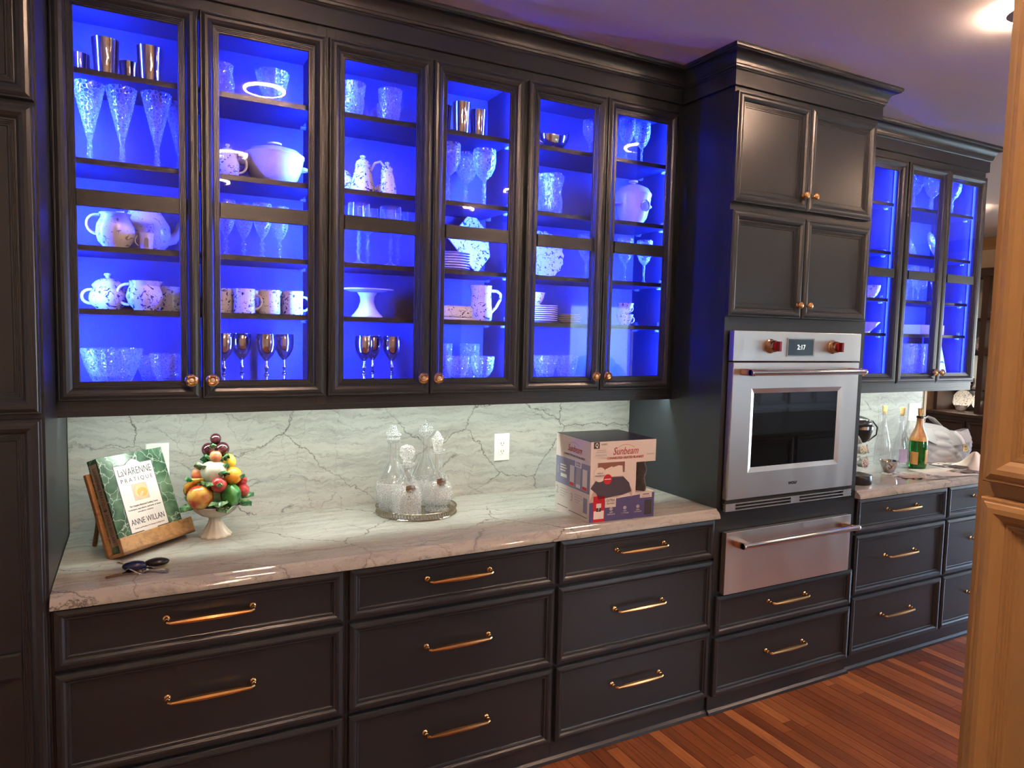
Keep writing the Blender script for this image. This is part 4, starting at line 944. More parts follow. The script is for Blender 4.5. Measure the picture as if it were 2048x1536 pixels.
lg = G(); lg.tube([BF(.22, .19, -.02), Vector((.215, .515, ZK+.006))], .007, 8); lg.build('rear_leg', 'oak', st)
bk = thing('cookbook', 'thick cookbook with green marble cover resting on the wooden stand', 'book', (.20, .30, ZK+.02), world=True)
A0, A1, B0_, B1, C0, C1 = .012, .262, .0015, .300, .001, .0435
bbox(G(), A0+.003, A1-.006, B0_+.004, B1-.004, C0+.003, C1-.003).build('pages', 'bookpaper', bk)
cv = bbox(bbox(bbox(G(), A0, A1, B0_, B1, C1-.003, C1), A0, A1, B0_, B1, C0, C0+.003), A0-.0015, A0+.002, B0_, B1, C0, C1).build('cover', 'marble_g', bk, bevel=.001)
def flat(outline, c, name, mat, parent, t=.0003, fr=None):
    F_ = fr or BF
    return G().prism(outline, lambda u, v, d_: F_(u, v, c+d_), 0, t).build(name, mat, parent)
pa, pb, q0, q1 = .060, .205, .045, .262; pm = (pa+pb)/2
def panel(i): return [(pa-i, q0-i), (pm-.028, q0-i), (pm-.016, q0-.010-i), (pm, q0-.016-i), (pm+.016, q0-.010-i), (pm+.028, q0-i), (pb+i, q0-i), (pb+i, q1+i), (pm+.028, q1+i), (pm+.016, q1+.010+i), (pm, q1+.016+i), (pm-.016, q1+.010+i), (pm-.028, q1+i), (pa-i, q1+i)]
flat(panel(.0028), C1+.0002, 'title_border', 'inkgrey', cv); flat(panel(0), C1+.0006, 'title_panel', 'coverw', cv)
TB = lambda s, size, b, w, mat='inkgrey', **k: text('lettering', s, size, BF(pm, b, C1+.0010), br, bu, mat, cv, width=w, **k)
TB('LaVARENNE', .034, .238, .128); TB('P R A T I Q U E', .019, .211, .122)
flat([(pm-.028, .142), (pm+.030, .142), (pm+.030, .197), (pm-.028, .197)], C1+.0010, 'cover_photo', 'cream_l', cv)
circ = lambda cx, cy, rx, ry, n=20: [(cx+rx*math.cos(2*PI*i/n), cy+ry*math.sin(2*PI*i/n)) for i in range(n)]
flat(circ(pm+.003, .168, .026, .024), C1+.0014, 'photo_bowl', 'peach', cv); flat(circ(pm+.006, .166, .019, .015), C1+.0018, 'photo_filling', 'amber', cv)
flat([(pm-.018, .146), (pm-.008, .143), (pm+.012, .168), (pm+.004, .170)], C1+.0022, 'photo_whisk', 'cream_l', cv)
TB('The Complete Illustrated Cooking Course', .008, .127, .110); TB('Techniques, ingredients, and tools of classic', .007, .116, .128); TB('modern cuisine', .007, .106, .060)
TB('ANNE WILLAN', .027, .076, .130); TB('Founder and President of La Varenne Cooking School', .006, .056, .115)
MT['tanpanel'] = pbr('spine_tan', (.36, .26, .18), .5)
G().prism([(.022, .007), (.285, .007), (.285, .037), (.022, .037)], lambda u, v, d_: BF(A0-.0017-d_, u, v), 0, .0002).build('spine_panel', 'tanpanel', cv)
SPF = lambda s, b, w: text('spine_lettering', s, .019, BO+br*(A0-.0021)+bu*b+bn*((C0+C1)/2), -bu, bn, 'inkgrey', cv, width=w)
SPF('LaVARENNE PRATIQUE', .205, .135); SPF('ANNE WILLAN', .080, .090); SPF('\u2666', .136, .008)

# ------------------------------------------------------------------ ceramic fruit tower
def glaze(name, c0, c1, scale=18., axis=False):
    m, n, out = nt(name); b = n.nodes.new('ShaderNodeBsdfPrincipled'); tc = n.nodes.new('ShaderNodeTexCoord')
    t = N(n, 'ShaderNodeTexNoise', Scale=scale, Detail=3.); n.links.new(tc.outputs['Object'], t.inputs['Vector'])
    r = ramp(n, [(.38, c0), (.62, c1)]); n.links.new(t.outputs['Fac'], r.inputs['Fac']); n.links.new(r.outputs[0], b.inputs['Base Color'])
    b.inputs['Roughness'].default_value = .12; b.inputs['Coat Weight'].default_value = .6; n.links.new(b.outputs[0], out.inputs[0]); return m
for k, a, b, s in (('g_apple', (.70, .46, .10), (.45, .035, .02), 22.), ('g_green', (.02, .12, .03), (.06, .28, .05), 30.), ('g_leaf', (.02, .16, .06), (.30, .55, .28), 40.), ('g_orange', (.80, .30, .02), (.90, .45, .05), 40.), ('g_lemon', (.85, .55, .03), (.90, .68, .10), 30.),
                   ('g_straw', (.38, .02, .02), (.55, .07, .07), 90.), ('g_plum', (.035, .008, .012), (.10, .02, .03), 40.), ('g_pear', (.75, .38, .18), (.70, .20, .10), 30.), ('g_white', (.80, .80, .74), (.62, .72, .60), 25.), ('g_ban', (.75, .45, .05), (.50, .28, .03), 30.)): MT[k] = glaze(k, a, b, s)
FX, FY = .447, .392
ft = thing('ceramic_fruit_tower', 'glazed ceramic pyramid of fruit and vegetables on a cream pedestal dish', 'ornament', (FX, FY, ZK), world=True)
tw = lambda t, i: 1+.05*math.cos(12*t+i*.35)
MT['creamglaze'] = pbr('cream_glaze', (.74, .71, .62), .2, coat=.4)
G().lathe([(.0003, ZK+.0003), (.052, ZK+.0003), (.053, ZK+.006), (.045, ZK+.014), (.034, ZK+.028), (.024, ZK+.045), (.020, ZK+.058), (.023, ZK+.066), (.0003, ZK+.066)], 48, tw, c=(FX, FY, 0)).build('pedestal', 'creamglaze', ft, smooth=50)
G().lathe([(.0003, ZK+.064), (.022, ZK+.065), (.045, ZK+.074), (.066, ZK+.090), (.078, ZK+.106), (.086, ZK+.110), (.085, ZK+.114), (.074, ZK+.110), (.0003, ZK+.100)], 48, lambda t, i: 1+(.02*math.cos(16*t) if 2 <= i <= 4 else 0), c=(FX, FY, 0)).build('bowl', 'creamglaze', ft, smooth=50)
def fruit(name, mat, x, y, z, r, sc=(1, 1, 1), fn=None): return G().ball((FX+x, FY+y, ZK+z), r, 20, 12, sc, fn).build(name, mat, ft, smooth=60)
G().lathe([(.0003, ZK+.10), (.070, ZK+.112), (.066, ZK+.16), (.046, ZK+.22), (.032, ZK+.27), (.020, ZK+.31), (.0003, ZK+.335)], 20, lambda t, i: 1+.12*math.cos(7*t+i), c=(FX, FY, 0)).build('leafy_core', 'g_green', ft, smooth=60)
fruit('apple', 'g_apple', -.052, -.058, .152, .043, fn=lambda a, t: 1-.16*math.exp(-((PI-a)/.28)**2)+.02*math.cos(5*t))
fruit('strawberry', 'g_straw', .004, -.080, .192, .026, (1, .9, 1))
fruit('strawberry', 'g_straw', .086, -.030, .158, .022); fruit('strawberry', 'g_straw', .082, -.018, .188, .021)
fruit('green_pepper', 'g_green', .044, -.072, .152, .036, (.85, .8, 1.05), fn=lambda a, t: 1+.09*math.cos(4*t)*math.sin(a))
fruit('orange', 'g_orange', .052, -.044, .214, .031); fruit('lemon', 'g_lemon', .044, -.026, .258, .023, (.95, .95, 1.15), fn=lambda a, t: 1+.10*math.exp(-((PI-a)/.3)**2))
fruit('peach', 'g_pear', -.054, -.026, .222, .023); fruit('pear', 'g_pear', -.002, -.046, .284, .021, (.95, .9, 1.15), fn=lambda a, t: 1-.22*(a > 1.9)*(a-1.9)/1.24)
fruit('plum', 'g_plum', -.020, -.012, .303, .024); fruit('plum', 'g_plum', .022, -.012, .303, .024); fruit('plum', 'g_plum', .002, -.006, .338, .0185)
fruit('plum', 'g_plum', -.075, .015, .16, .025)
fruit('tomato', 'g_apple', .055, .045, .165, .036); fruit('orange', 'g_orange', -.035, .05, .19, .033)
fruit('cabbage', 'g_white', -.008, -.044, .232, .040, (1.05, .75, 1.0), fn=lambda a, t: 1+.05*math.cos(14*t)*math.sin(a))
G().tube([(FX-.094, FY-.02, ZK+.160), (FX-.088, FY-.030, ZK+.185), (FX-.070, FY-.040, ZK+.203), (FX-.040, FY-.050, ZK+.208)], [.005, .013, .013, .006], 10).build('banana', 'g_ban', ft, smooth=60)
rs = random.Random(11)
for (x, y, z, s, az, el) in ((-.085, -.040, .115, .040, 3.6, -.2), (.000, -.090, .130, .042, 4.7, .1), (.085, -.050, .118, .040, 5.6, -.1), (.020, -.085, .112, .034, 4.9, -.3), (-.028, -.040, .272, .028, 4.2, .9), (.028, -.044, .240, .030, 5.3, .8), (.030, -.048, .275, .022, 5.2, 1.0), (-.050, -.050, .250, .028, 3.9, .8), (-.010, -.052, .318, .016, 4.6, .9), (.10, .0, .13, .034, 0., .1), (.07, .06, .12, .036, .8, 0.), (-.07, .06, .12, .036, 2.4, 0.), (.004, -.106, .195, .013, 4.7, 1.3), (-.020, -.080, .190, .030, 4.4, .5), (.075, -.050, .205, .028, 5.6, .5), (-.078, -.03, .200, .030, 3.6, .6), (.022, -.075, .225, .024, 5.0, .7), (-.03, -.06, .195, .03, 4.2, .2)):
    d = Vector((math.cos(az)*math.cos(el), math.sin(az)*math.cos(el), math.sin(el))); sd = Vector((-math.sin(az), math.cos(az), 0)); nn = d.cross(sd)
    ph = rs.uniform(0, 6); s *= 1.25
    G().sheet(lambda u, v: Vector((FX+x, FY+y, ZK+z))+d*(s*(v-.35))+sd*(s*1.3*(u-.5)*math.sin(PI*min(1, v*.9+.12)))+nn*(.16*s*math.sin(u*17+ph+v*3)+.3*s*(u-.5)**2), 14, 8).build('leaf', 'g_leaf', ft, smooth=80)

# ------------------------------------------------------------------ car keys
kx, ky = .205, .085
MT['navy'] = pbr('navy_fob', (.012, .016, .07), .25)
ks = thing('key_bunch', 'bunch of keys with dark blue car fob in front of the cookbook', 'keys', (kx, ky, ZK), world=True)
G().tube([(kx+.020*math.cos(a), ky+.020*math.sin(a), ZK+.006+.008*math.sin(a*2)) for a in [2*PI*i/20 for i in range(20)]], .0018, 6, closed=True).build('key_ring', 'silver', ks, smooth=60)
G().ball((kx-.004, ky+.010, ZK+.0125), .012, 16, 8, (2.1, 1.2, .95)).build('key_fob', 'navy', ks, smooth=60)
G().ball((kx+.042, ky+.022, ZK+.0115), .011, 16, 8, (2.4, 1.3, .9)).build('key_fob', 'black', ks, smooth=60)
for i, (dx, dy, a) in enumerate(((-.045, -.018, 3.5), (.070, -.030, -.55), (-.030, .050, 2.2))):
    d = Vector((math.cos(a), math.sin(a), 0)); s_ = Vector((-math.sin(a), math.cos(a), 0)); p = Vector((kx+dx*.35, ky+dy*.35, ZK+.003+.003*i))
    poly = [(0, -.004), (.030, -.004), (.032, -.002), (.036, -.004), (.040, -.002), (.044, -.004), (.048, 0), (.046, .004), (0, .004)]
    G().prism(poly, lambda u, v, z: p+d*u+s_*v+Vector((0, 0, z)), 0, .002).lathe([(.0003, 0), (.011, 0), (.011, .0022), (.0003, .0022)], 16, c=(p.x-d.x*.004, p.y-d.y*.004, p.z)).build('key', ['copperish', 'silver', 'silver'][i], ks)

ks.scale = (1.3, 1.3, 1.3)
# ------------------------------------------------------------------ decanters on the gallery tray
TX, TY, TR = 1.198, .432, .160
MT['traymetal'] = pbr('tray_metal', (.62, .54, .42), .22, 1.)
ty = thing('gallery_tray', 'round silver gallery tray under the decanters', 'tray', (TX, TY, ZK), world=True)
G().lathe([(.0003, ZK+.0004), (TR, ZK+.0004), (TR+.002, ZK+.003), (TR-.001, ZK+.006), (.0003, ZK+.006)], 64, c=(TX, TY, 0)).build('plate', 'traymetal', ty, smooth=40)
g = G(); n_ = 84
for k in range(n_):
    t_ = 2*PI*k/n_; cx, cy = TX+(TR-.0015)*math.cos(t_), TY+(TR-.0015)*math.sin(t_)
    t2 = t_+PI/n_*1.1; dx, dy = TX+(TR-.0015)*math.cos(t2), TY+(TR-.0015)*math.sin(t2)
    g.tube([(cx, cy, ZK+.005), (dx, dy, ZK+.024)], .0012, 5); g.tube([(dx, dy, ZK+.005), (cx, cy, ZK+.024)], .0012, 5)
g.build('pierced_gallery', 'traymetal', ty)
G().tube([(TX+TR*math.cos(a), TY+TR*math.sin(a), ZK+.0255) for a in [2*PI*i/64 for i in range(64)]], .0026, 8, closed=True).build('rim', 'traymetal', ty, smooth=60)
def decanter(x, y, label, foot, body, neck, stop, n=32, facet=None, tag_text=None):
    t = thing('decanter', label, 'decanter', (x, y, ZK+.0064), group='crystal decanters')
    prof = body+neck
    inn = [(max(r-.006, .004), z+(.006 if i < 2 else 0)) for i, (r, z) in enumerate(prof)][::-1]
    g = G().lathe(foot+prof+inn+[(.0003, prof[0][1]+.008)], n, facet)
    zc = body[-2][1]*.80
    g.mi = [0 if max(g.v[i][2] for i in f) <= zc+.03 and min(g.v[i][2] for i in f) < zc else 1 for f in g.f]
    g.build('bottle', ['decacut', 'decaplain'], t, smooth=28, local=True)
    G().lathe(stop, 12).build('stopper', 'decacut', t, local=True)
    if tag_text:
        rr, z, w = tag_text[1], tag_text[2], .034
        tg = G(); k = 12; pts = []
        fc = math.atan2(-2.2084-y, .2194-x)+(.35 if len(tag_text) < 4 else tag_text[3])
        for i in range(k+1):
            s_ = -1+2*i/k; a = fc+s_*w/(rr*2.0)
            for (j, zz) in ((0, z+.008-.003*abs(s_)), (1, z-.022+.010*abs(s_)**2+.002*math.cos(s_*9))):
                r2 = rr+.003+(.004 if j else 0); pts.append((r2*math.cos(a), r2*math.sin(a), zz))
        tg.add(pts, [(2*i, 2*i+1, 2*i+3, 2*i+2) for i in range(k)])
        lb_ = tg.build('name_tag', 'tarnish', t, local=True); sm = lb_.modifiers.new('solid', 'SOLIDIFY'); sm.thickness = .0012
        G().tube([((rr-.012)*math.cos(a), (rr-.012)*math.sin(a), z+.024-.014*(math.cos(a-fc)*.5+.5)) for a in [2*PI*i/24 for i in range(24)]], .0009, 5, closed=True).build('chain', 'silver', t, local=True)
        c = Vector((math.cos(fc), math.sin(fc), 0)); rt = Vector((-math.sin(fc), math.cos(fc), 0))
        text('tag_lettering', tag_text[0], .010, c*(rr+.0062)+Vector((0, 0, z-.006)), rt, (c*-.1+Vector((0, 0, 1))).normalized(), 'silver', lb_, width=.040)
    return t
MT['tarnish'] = pbr('tarnished_silver', (.34, .27, .22), .3, 1.)
dia = lambda t, i: 1+.018*math.cos(16*t)
decanter(1.128, .352, 'low square-shouldered cut decanter with ball stopper, front left of tray', [(.0003, 0), (.050, 0)], [(.055, .004), (.057, .074), (.054, .092), (.040, .128), (.024, .156)], [(.019, .165), (.018, .195), (.032, .203), (.032, .207)],
         [(.0003, .19), (.015, .192), (.0165, .214), (.012, .220), (.022, .228), (.030, .244), (.031, .256), (.024, .272), (.0003, .281)], 32, dia, ('VODKA', .041, .122))
decanter(1.272, .398, 'bell-shaped cut decanter with pointed stopper, front right of tray', [(.0003, 0), (.046, 0), (.048, .006), (.040, .016)], [(.046, .024), (.063, .050), (.062, .075), (.046, .122), (.028, .150)], [(.019, .170), (.018, .232), (.031, .240), (.030, .244)],
         [(.0003, .228), (.014, .230), (.017, .250), (.023, .276), (.026, .288), (.020, .292), (.006, .318), (.0003, .320)], 32, dia, ('SCOTCH', .046, .130))
decanter(1.118, .492, 'tall crystal decanter with tiered stopper, back left of tray', [(.0003, 0), (.054, 0)], [(.058, .006), (.066, .080), (.062, .110), (.036, .165), (.022, .190)], [(.019, .205), (.018, .262), (.024, .272), (.024, .276)],
         [(.0003, .262), (.014, .264), (.030, .282), (.028, .290), (.034, .298), (.030, .306), (.016, .322), (.012, .336), (.0003, .340)], 32, dia)
decanter(1.268, .520, 'tall crystal decanter with peaked stopper, back right of tray', [(.0003, 0), (.050, 0)], [(.056, .006), (.064, .070), (.060, .105), (.032, .170), (.021, .195)], [(.018, .215), (.018, .272), (.026, .282), (.025, .286)],
         [(.0003, .272), (.014, .274), (.026, .294), (.033, .304), (.032, .316), (.018, .330), (.008, .338), (.006, .348), (.0003, .350)], 32, dia)

# ------------------------------------------------------------------ boxed blanket
MT['boxpink'] = pbr('box_white', (.72, .66, .64), .45); MT['boxnavy'] = pbr('box_navy', (.085, .075, .21), .45); MT['boxgrey'] = pbr('box_bluegrey', (.22, .23, .36), .45); MT['boxred'] = pbr('box_red', (.55, .012, .025), .45)
MT['boxtop'] = pbr('box_top', (.035, .032, .055), .22); MT['boxtext'] = pbr('box_red_lettering', (.42, .05, .04), .5); MT['boxdark'] = pbr('box_print_dark', (.05, .04, .05), .5); MT['plush'] = pbr('plush_charcoal', (.055, .048, .052), .95, sheen=.6, bump=(160., .8, .006))
MT['head'] = pbr('photo_headboard', (.24, .10, .075), .5); MT['pillow'] = pbr('photo_pillow', (.75, .68, .62), .5); MT['sheet'] = pbr('photo_sheet', (.52, .42, .37), .5); MT['bedblue'] = pbr('photo_blanket', (.060, .048, .075), .5); MT['boxlight'] = pbr('box_print_white', (.80, .78, .76), .5); MT['boxgreyl'] = pbr('box_print_grey', (.42, .41, .44), .5)
bx = thing('blanket_box', 'printed cardboard box holding a grey heated blanket at the counter edge', 'box', (1.744, .008, ZK), -.045)
BW, BD, BH = .304, .270, .3155; NA, NB0, NB1 = .212, .104, .226
body = G(); body.m = 0
def shell(g, x0, x1, z0, z1, y0=0., y1=BD):
    g.box(x0, x1, y0, y1, z0, z1)
shell(body, 0, NA, 0, BH-.001); shell(body, NA, BW, 0, NB0); shell(body, NA, BW, NB1, BH-.001); shell(body, NA, BW, NB0, NB1, .13, BD)
bo = body.build('carton', 'boxpink', bx, local=True)
G().prism([(0, 0), (BW, 0), (BW, BD), (0, BD)], lambda u, v, d_: (u, v, BH-.001+d_), 0, .001).build('lid', 'boxtop', bo, local=True)
G().sheet(lambda u, v: (NA+.004+(BW-NA-.030)*u, .022+.012*math.sin(u*7)+.006*math.sin(v*11+u*4)-.010*math.sin(PI*u), NB0+.001+(NB1-NB0-.003)*v), 16, 18).build('blanket_front', 'plush', bx, smooth=80, local=True)
G().box(NA+.004, BW-.030, .034, .128, NB0+.001, NB1-.002).build('folded_blanket', 'plush', bx, local=True, bevel=.01)
FR = lambda a, b, c: (a, -c, b)
LF = lambda a, b, c: (-c, BD-a, b)
pf = lambda poly, c, nm, mat: flat(poly, c, nm, mat, bo, .0002, FR)
pl = lambda poly, c, nm, mat: flat(poly, c, nm, mat, bo, .0002, LF)
rect = lambda a0, a1, b0, b1: [(a0, b0), (a1, b0), (a1, b1), (a0, b1)]
tf = lambda s, size, a, b, w, mat='boxdark', **k: text('print_lettering', s, size, (a, -.0010, b), (1, 0, 0), (0, 0, 1), mat, bo, width=w, **k)
tl = lambda s, size, a, b, w, mat='boxdark', **k: text('print_lettering', s, size, (-.0010, BD-a, b), (0, -1, 0), (0, 0, 1), mat, bo, width=w, **k)
pf(rect(0, BW, 0, .070), .0002, 'print_band', 'boxnavy'); pf([(0, .070), (BW, .070), (BW, .100), (0, .078)], .0002, 'print_band', 'boxnavy')
pf(rect(.012, .038, .288, .3135), .0002, 'print_badge', 'boxdark'); tf('Q', .022, .025, .301, .013, 'boxlight', bold=.0006); tf('QUEEN', .008, .058, .304, .026)
[pf(rect(.046-w/2, .046+w/2, b, b+.003), .0002, 'print_stroke', 'boxgreyl') for (b, w) in ((.2795, .040), (.2725, .046), (.2605, .050))]
for b in (.256, .268, .287): pf(rect(.012, .074, b, b+.0006), .0002, 'print_rule', 'boxgreyl')
tf('Sunbeam', .042, .158, .273, .118, 'boxtext', shear=.32)
ar = [(.118+.0826*i/14, .287+.013*math.sin(PI*i/14)) for i in range(15)]
pf(ar+[(a, b-.0012) for a, b in ar[::-1]], .0002, 'print_arc', 'boxtext')
tf('CONNECTED HEATED BLANKET', .013, .159, .2475, .172, 'boxtext', bold=.0003)
tf('TO LEARN MORE', .006, .277, .256, .034, 'boxgreyl')
pf(rect(.033, .157, .190, .232), .0002, 'print_headboard', 'head')
pf([(.060, .176), (.150, .176), (.146, .216), (.128, .218), (.102, .212), (.098, .216), (.068, .206)], .0004, 'print_pillow', 'pillow')
pf([(.0, .080), (.022, .140), (.060, .176), (.150, .176), (.196, .118), (.196, .088), (.180, .104), (.110, .088), (.050, .080)], .0004, 'print_sheet', 'sheet')
pf([(.002, .134), (.030, .168), (.076, .174), (.152, .172), (.180, .146), (.192, .110), (.150, .100), (.090, .094), (.040, .088), (.030, .112)], .0006, 'print_blanket', 'bedblue')
pf(circ(.043, .186, .028, .029), .0008, 'print_badge', 'boxpink'); tf('THICK &', .007, .043, .191, .026); tf('LUXURIOUS', .007, .043, .182, .042)
pf(circ(.079, .166, .0195, .020), .0010, 'print_badge', 'boxred'); pf(rect(.064, .094, .1645, .1680), .0012, 'print_stroke', 'boxlight')
pf(rect(.017, .069, .001, .102), .0006, 'print_phone', 'boxred'); pf(rect(.020, .066, .012, .044), .0008, 'print_phone_panel', 'boxlight'); pf(rect(.031, .053, .056, .073), .0008, 'print_phone_panel', 'boxlight'); pf(rect(.031, .053, .041, .056), .0010, 'print_phone_panel', 'boxdark'); text('print_lettering', '7', .016, (.042, -.0014, .0485), (1, 0, 0), (0, 0, 1), 'boxlight', bo)
pf(rect(.071, .121, .054, .092), .0008, 'print_label', 'boxpink'); text('print_lettering', 'EXTRA', .015, (.096, -.0012, .081), (1, 0, 0), (0, 0, 1), 'boxdark', bo, width=.038); text('print_lettering', 'FEATURES', .009, (.096, -.0012, .069), (1, 0, 0), (0, 0, 1), 'boxdark', bo, width=.036)
for (a, s1, s2) in ((.100, 'APP', 'CONTROLLED'), (.164, 'VOICE', 'CONTROLLED'), (.226, 'DIGITAL', 'CONTROLLER')):
    tf(s1, .007, a, .034, .016, 'boxlight'); tf(s2, .007, a, .026, .036, 'boxlight'); pf(circ(a, .047, .008, .007), .0004, 'print_icon', 'boxgreyl')
pf(rect(.234, .292, .080, .100), .0008, 'print_label', 'boxpink'); pf(rect(.248, .278, .0925, .0955), .0010, 'print_stroke', 'boxdark'); text('print_lettering', '* * * * *', .012, (.263, -.0012, .083), (1, 0, 0), (0, 0, 1), 'boxtext', bo, width=.036)
pf(rect(.258, .292, .010, .070), .0006, 'print_remote', 'boxdark')
# left face of the carton
pl(rect(0, BD, .110, .222), .0002, 'print_band', 'boxgrey'); tl('Sunbeam', .038, .150, .268, .110, 'boxtext', shear=.32); tl('CONNECTED HEATED BLANKET', .012, .148, .240, .165, 'boxdark')
pl([(.098+.085*i/14, .283+.012*math.sin(PI*i/14)) for i in range(15)]+[(.183-.085*i/14, .282+.012*math.sin(PI*i/14)) for i in range(15)], .0002, 'print_arc', 'boxtext')
tl('1', .046, .020, .165, None, 'boxgreyl'); tl('2', .046, .018, .080, None, 'boxgreyl'); tl('3', .046, .135, .070, None, 'boxgreyl')
for k, w in enumerate((.046, .052, .044)): pl(rect(.037, .037+w, .187-.011*k, .192-.011*k), .0004, 'print_stroke', 'boxlight')
pl(rect(.042, .092, .140, .154), .0004, 'print_button', 'boxlight')
for (a, m_) in ((.133, 'boxlight'), (.182, 'boxgreyl'), (.232, 'boxlight')):
    pl(rect(a-.017, a+.017, .118, .200), .0006, 'print_phone', m_); pl(rect(a-.016, a+.016, .119, .132), .0008, 'print_phone_panel', 'boxred' if m_ == 'boxlight' else 'boxlight')
pl(rect(.155, .205, .200, .226), .0008, 'print_label', 'boxlight'); text('print_lettering', 'EXTRA', .012, (-.0012, BD-.180, .217), (0, -1, 0), (0, 0, 1), 'boxdark', bo, width=.034); text('print_lettering', 'FEATURES', .007, (-.0012, BD-.180, .207), (0, -1, 0), (0, 0, 1), 'boxdark', bo, width=.032)
for k, w in enumerate((.060, .066, .050, .040)): pl(rect(.038, .038+w, .090-.010*k, .0925-.010*k), .0002, 'print_stroke', 'boxgreyl'); pl(rect(.158, .158+w*.9, .088-.010*k, .0905-.010*k), .0002, 'print_stroke', 'boxgreyl')
pl(rect(.225, .255, .030, .090), .0004, 'print_remote', 'boxgrey'); pl(rect(.020, .105, .018, .0205), .0002, 'print_stroke', 'boxdark'); pl(rect(.115, .255, .013, .0155), .0002, 'print_stroke', 'boxdark')

# ------------------------------------------------------------------ right-hand counter
MT['champ'] = pbr('green_bottle_glass', (.012, .16, .02), .04, trans=.75, coat=.3); MT['foil'] = pbr('copper_foil', (.45, .24, .13), .4, .8); MT['goldlabel'] = pbr('gold_label', (.62, .32, .10), .4, .3); MT['cork'] = pbr('cork', (.62, .42, .20), .9, bump=(200., .4, .002)); MT['lavlabel'] = pbr('lavender_label', (.45, .38, .60), .6)
cb = thing('champagne_bottle', 'open green champagne bottle with gold label on the right counter', 'bottle', (4.172, .246, ZK+.0005), -.5)
G().lathe([(.0003, .006), (.030, .002), (.040, 0), (.047, .006), (.048, .018), (.048, .140), (.046, .160), (.036, .195), (.024, .225), (.0175, .255), (.0160, .290), (.0165, .300), (.0003, .300)], 36).build('bottle', 'champ', cb, smooth=50, local=True)
G().lathe([(.0455, .178), (.0375, .200), (.0245, .228), (.0180, .256), (.0170, .288), (.0150, .288), (.0140, .25)], 36).build('neck_foil', 'foil', cb, smooth=50, local=True)
G().lathe([(.0475, .160), (.0468, .172), (.0440, .184), (.0430, .184), (.0455, .160)], 36).build('shoulder_band', 'goldlabel', cb, smooth=50, local=True)
G().lathe([(.0160, .288), (.0195, .290), (.0200, .297), (.0175, .302), (.0150, .302)], 24).build('lip_collar', 'black', cb, smooth=50, local=True)
G().lathe([(.0003, .300), (.0100, .300), (.0125, .318), (.0140, .342), (.0130, .345), (.0003, .345)], 20).build('cork', 'cork', cb, smooth=40, local=True)
def wrap_label(parent, name, mat, r, a0, a1, z0, z1, k=10):
    g = G(); pts = []
    for i in range(k+1):
        a = a0+(a1-a0)*i/k; pts += [(r*math.cos(a), r*math.sin(a), z0), (r*math.cos(a), r*math.sin(a), z1)]
    g.add(pts, [(2*i, 2*i+2, 2*i+3, 2*i+1) for i in range(k)]); return g.build(name, mat, parent, smooth=60, local=True)
l1 = wrap_label(cb, 'front_label', 'goldlabel', .0486, -1.25, .35, .030, .112); wrap_label(cb, 'back_label', 'goldlabel', .0486, 3.3, 4.25, .026, .098)
for k, w_ in enumerate((.5, .4, .3)): wrap_label(l1, 'label_stroke', 'coverw', .0490, -.45-w_/2, -.45+w_/2, .088-.016*k, .092-.016*k, 5)
def clear_bottle(x, y, rz, label, lav):
    t = thing('clear_bottle', label, 'bottle', (x, y, ZK+.0005), rz)
    out = [(.0003, .010), (.030, .004), (.040, 0), (.044, .006), (.044, .100), (.042, .125), (.033, .165), (.022, .205), (.0155, .240), (.0145, .300), (.0165, .302), (.0165, .312)]
    G().lathe(out+[(.0130, .312), (.0120, .240), (.030, .165), (.041, .100), (.041, .016), (.0003, .016)], 32).build('bottle', 'clear', t, smooth=50, local=True)
    G().lathe([(.0003, .300), (.0115, .300), (.0120, .312), (.0145, .345), (.0135, .347), (.0003, .347)], 18).build('cork', 'cork', t, smooth=40, local=True)
    if lav: wrap_label(t, 'label', 'lavlabel', .0446, 3.6, 4.7, .035, .110)
    return t
clear_bottle(4.090, .300, 0, 'clear corked glass bottle with lavender label beside the champagne', True)
clear_bottle(4.080, .402, 0, 'clear corked glass bottle farthest back on the right counter', False)
tag(G().lathe([(.0003, ZK+.0005), (.022, ZK+.0005), (.023, ZK+.004), (.036, ZK+.018), (.046, ZK+.044), (.049, ZK+.062), (.0475, ZK+.063), (.043, ZK+.044), (.033, ZK+.020), (.0003, ZK+.008)], 32, c=(3.905, .240, 0)).build('silver_bowl', 'silver', smooth=50), 'small polished silver bowl in front of the clear bottles', 'bowl')
# quilted handbag
MT['bag'] = pbr('grey_quilt', (.36, .36, .38), .7, sheen=.2); MT['bagstrap'] = pbr('pale_strap', (.55, .54, .55), .6)
hb = thing('quilted_handbag', 'grey quilted slouchy handbag with gold clasp at the counter end', 'handbag', (4.520, .350, ZK+.001), -.49)
def bagpt(u, v, side=None):
    a = 2*PI*u; w = .150+.030*v; d = .078*(1-.62*v); e = .62
    c, s = math.cos(a), math.sin(a); x = w*math.copysign(abs(c)**e, c); y = d*math.copysign(abs(s)**e, s)
    bulge = 1+.16*math.sin(PI*v)**.8*(1 if v < .98 else 0); z = .225*v-.035*v*math.exp(-((x-.09)/.06)**2)-.03*v*(x/.18)*.6
    q = .013*(abs(math.sin((u*18+v*4)*PI))*abs(math.sin((u*18-v*4)*PI)))**.5*math.sin(PI*min(1, v*1.06))
    rr = Vector((x, y, 0)); rr = rr.normalized()*q if rr.length else rr
    return (x*bulge+rr.x*1., y*bulge+rr.y, max(z, .0))
G().sheet(bagpt, 156, 46).build('body', 'bag', hb, smooth=80, local=True)
G().prism([(.145*math.copysign(abs(math.cos(a))**.62, math.cos(a)), .075*math.copysign(abs(math.sin(a))**.62, math.sin(a))) for a in [2*PI*i/28 for i in range(28)]], lambda u, v, d_: (u, v, d_), .0, .004).build('base', 'bag', hb, local=True)
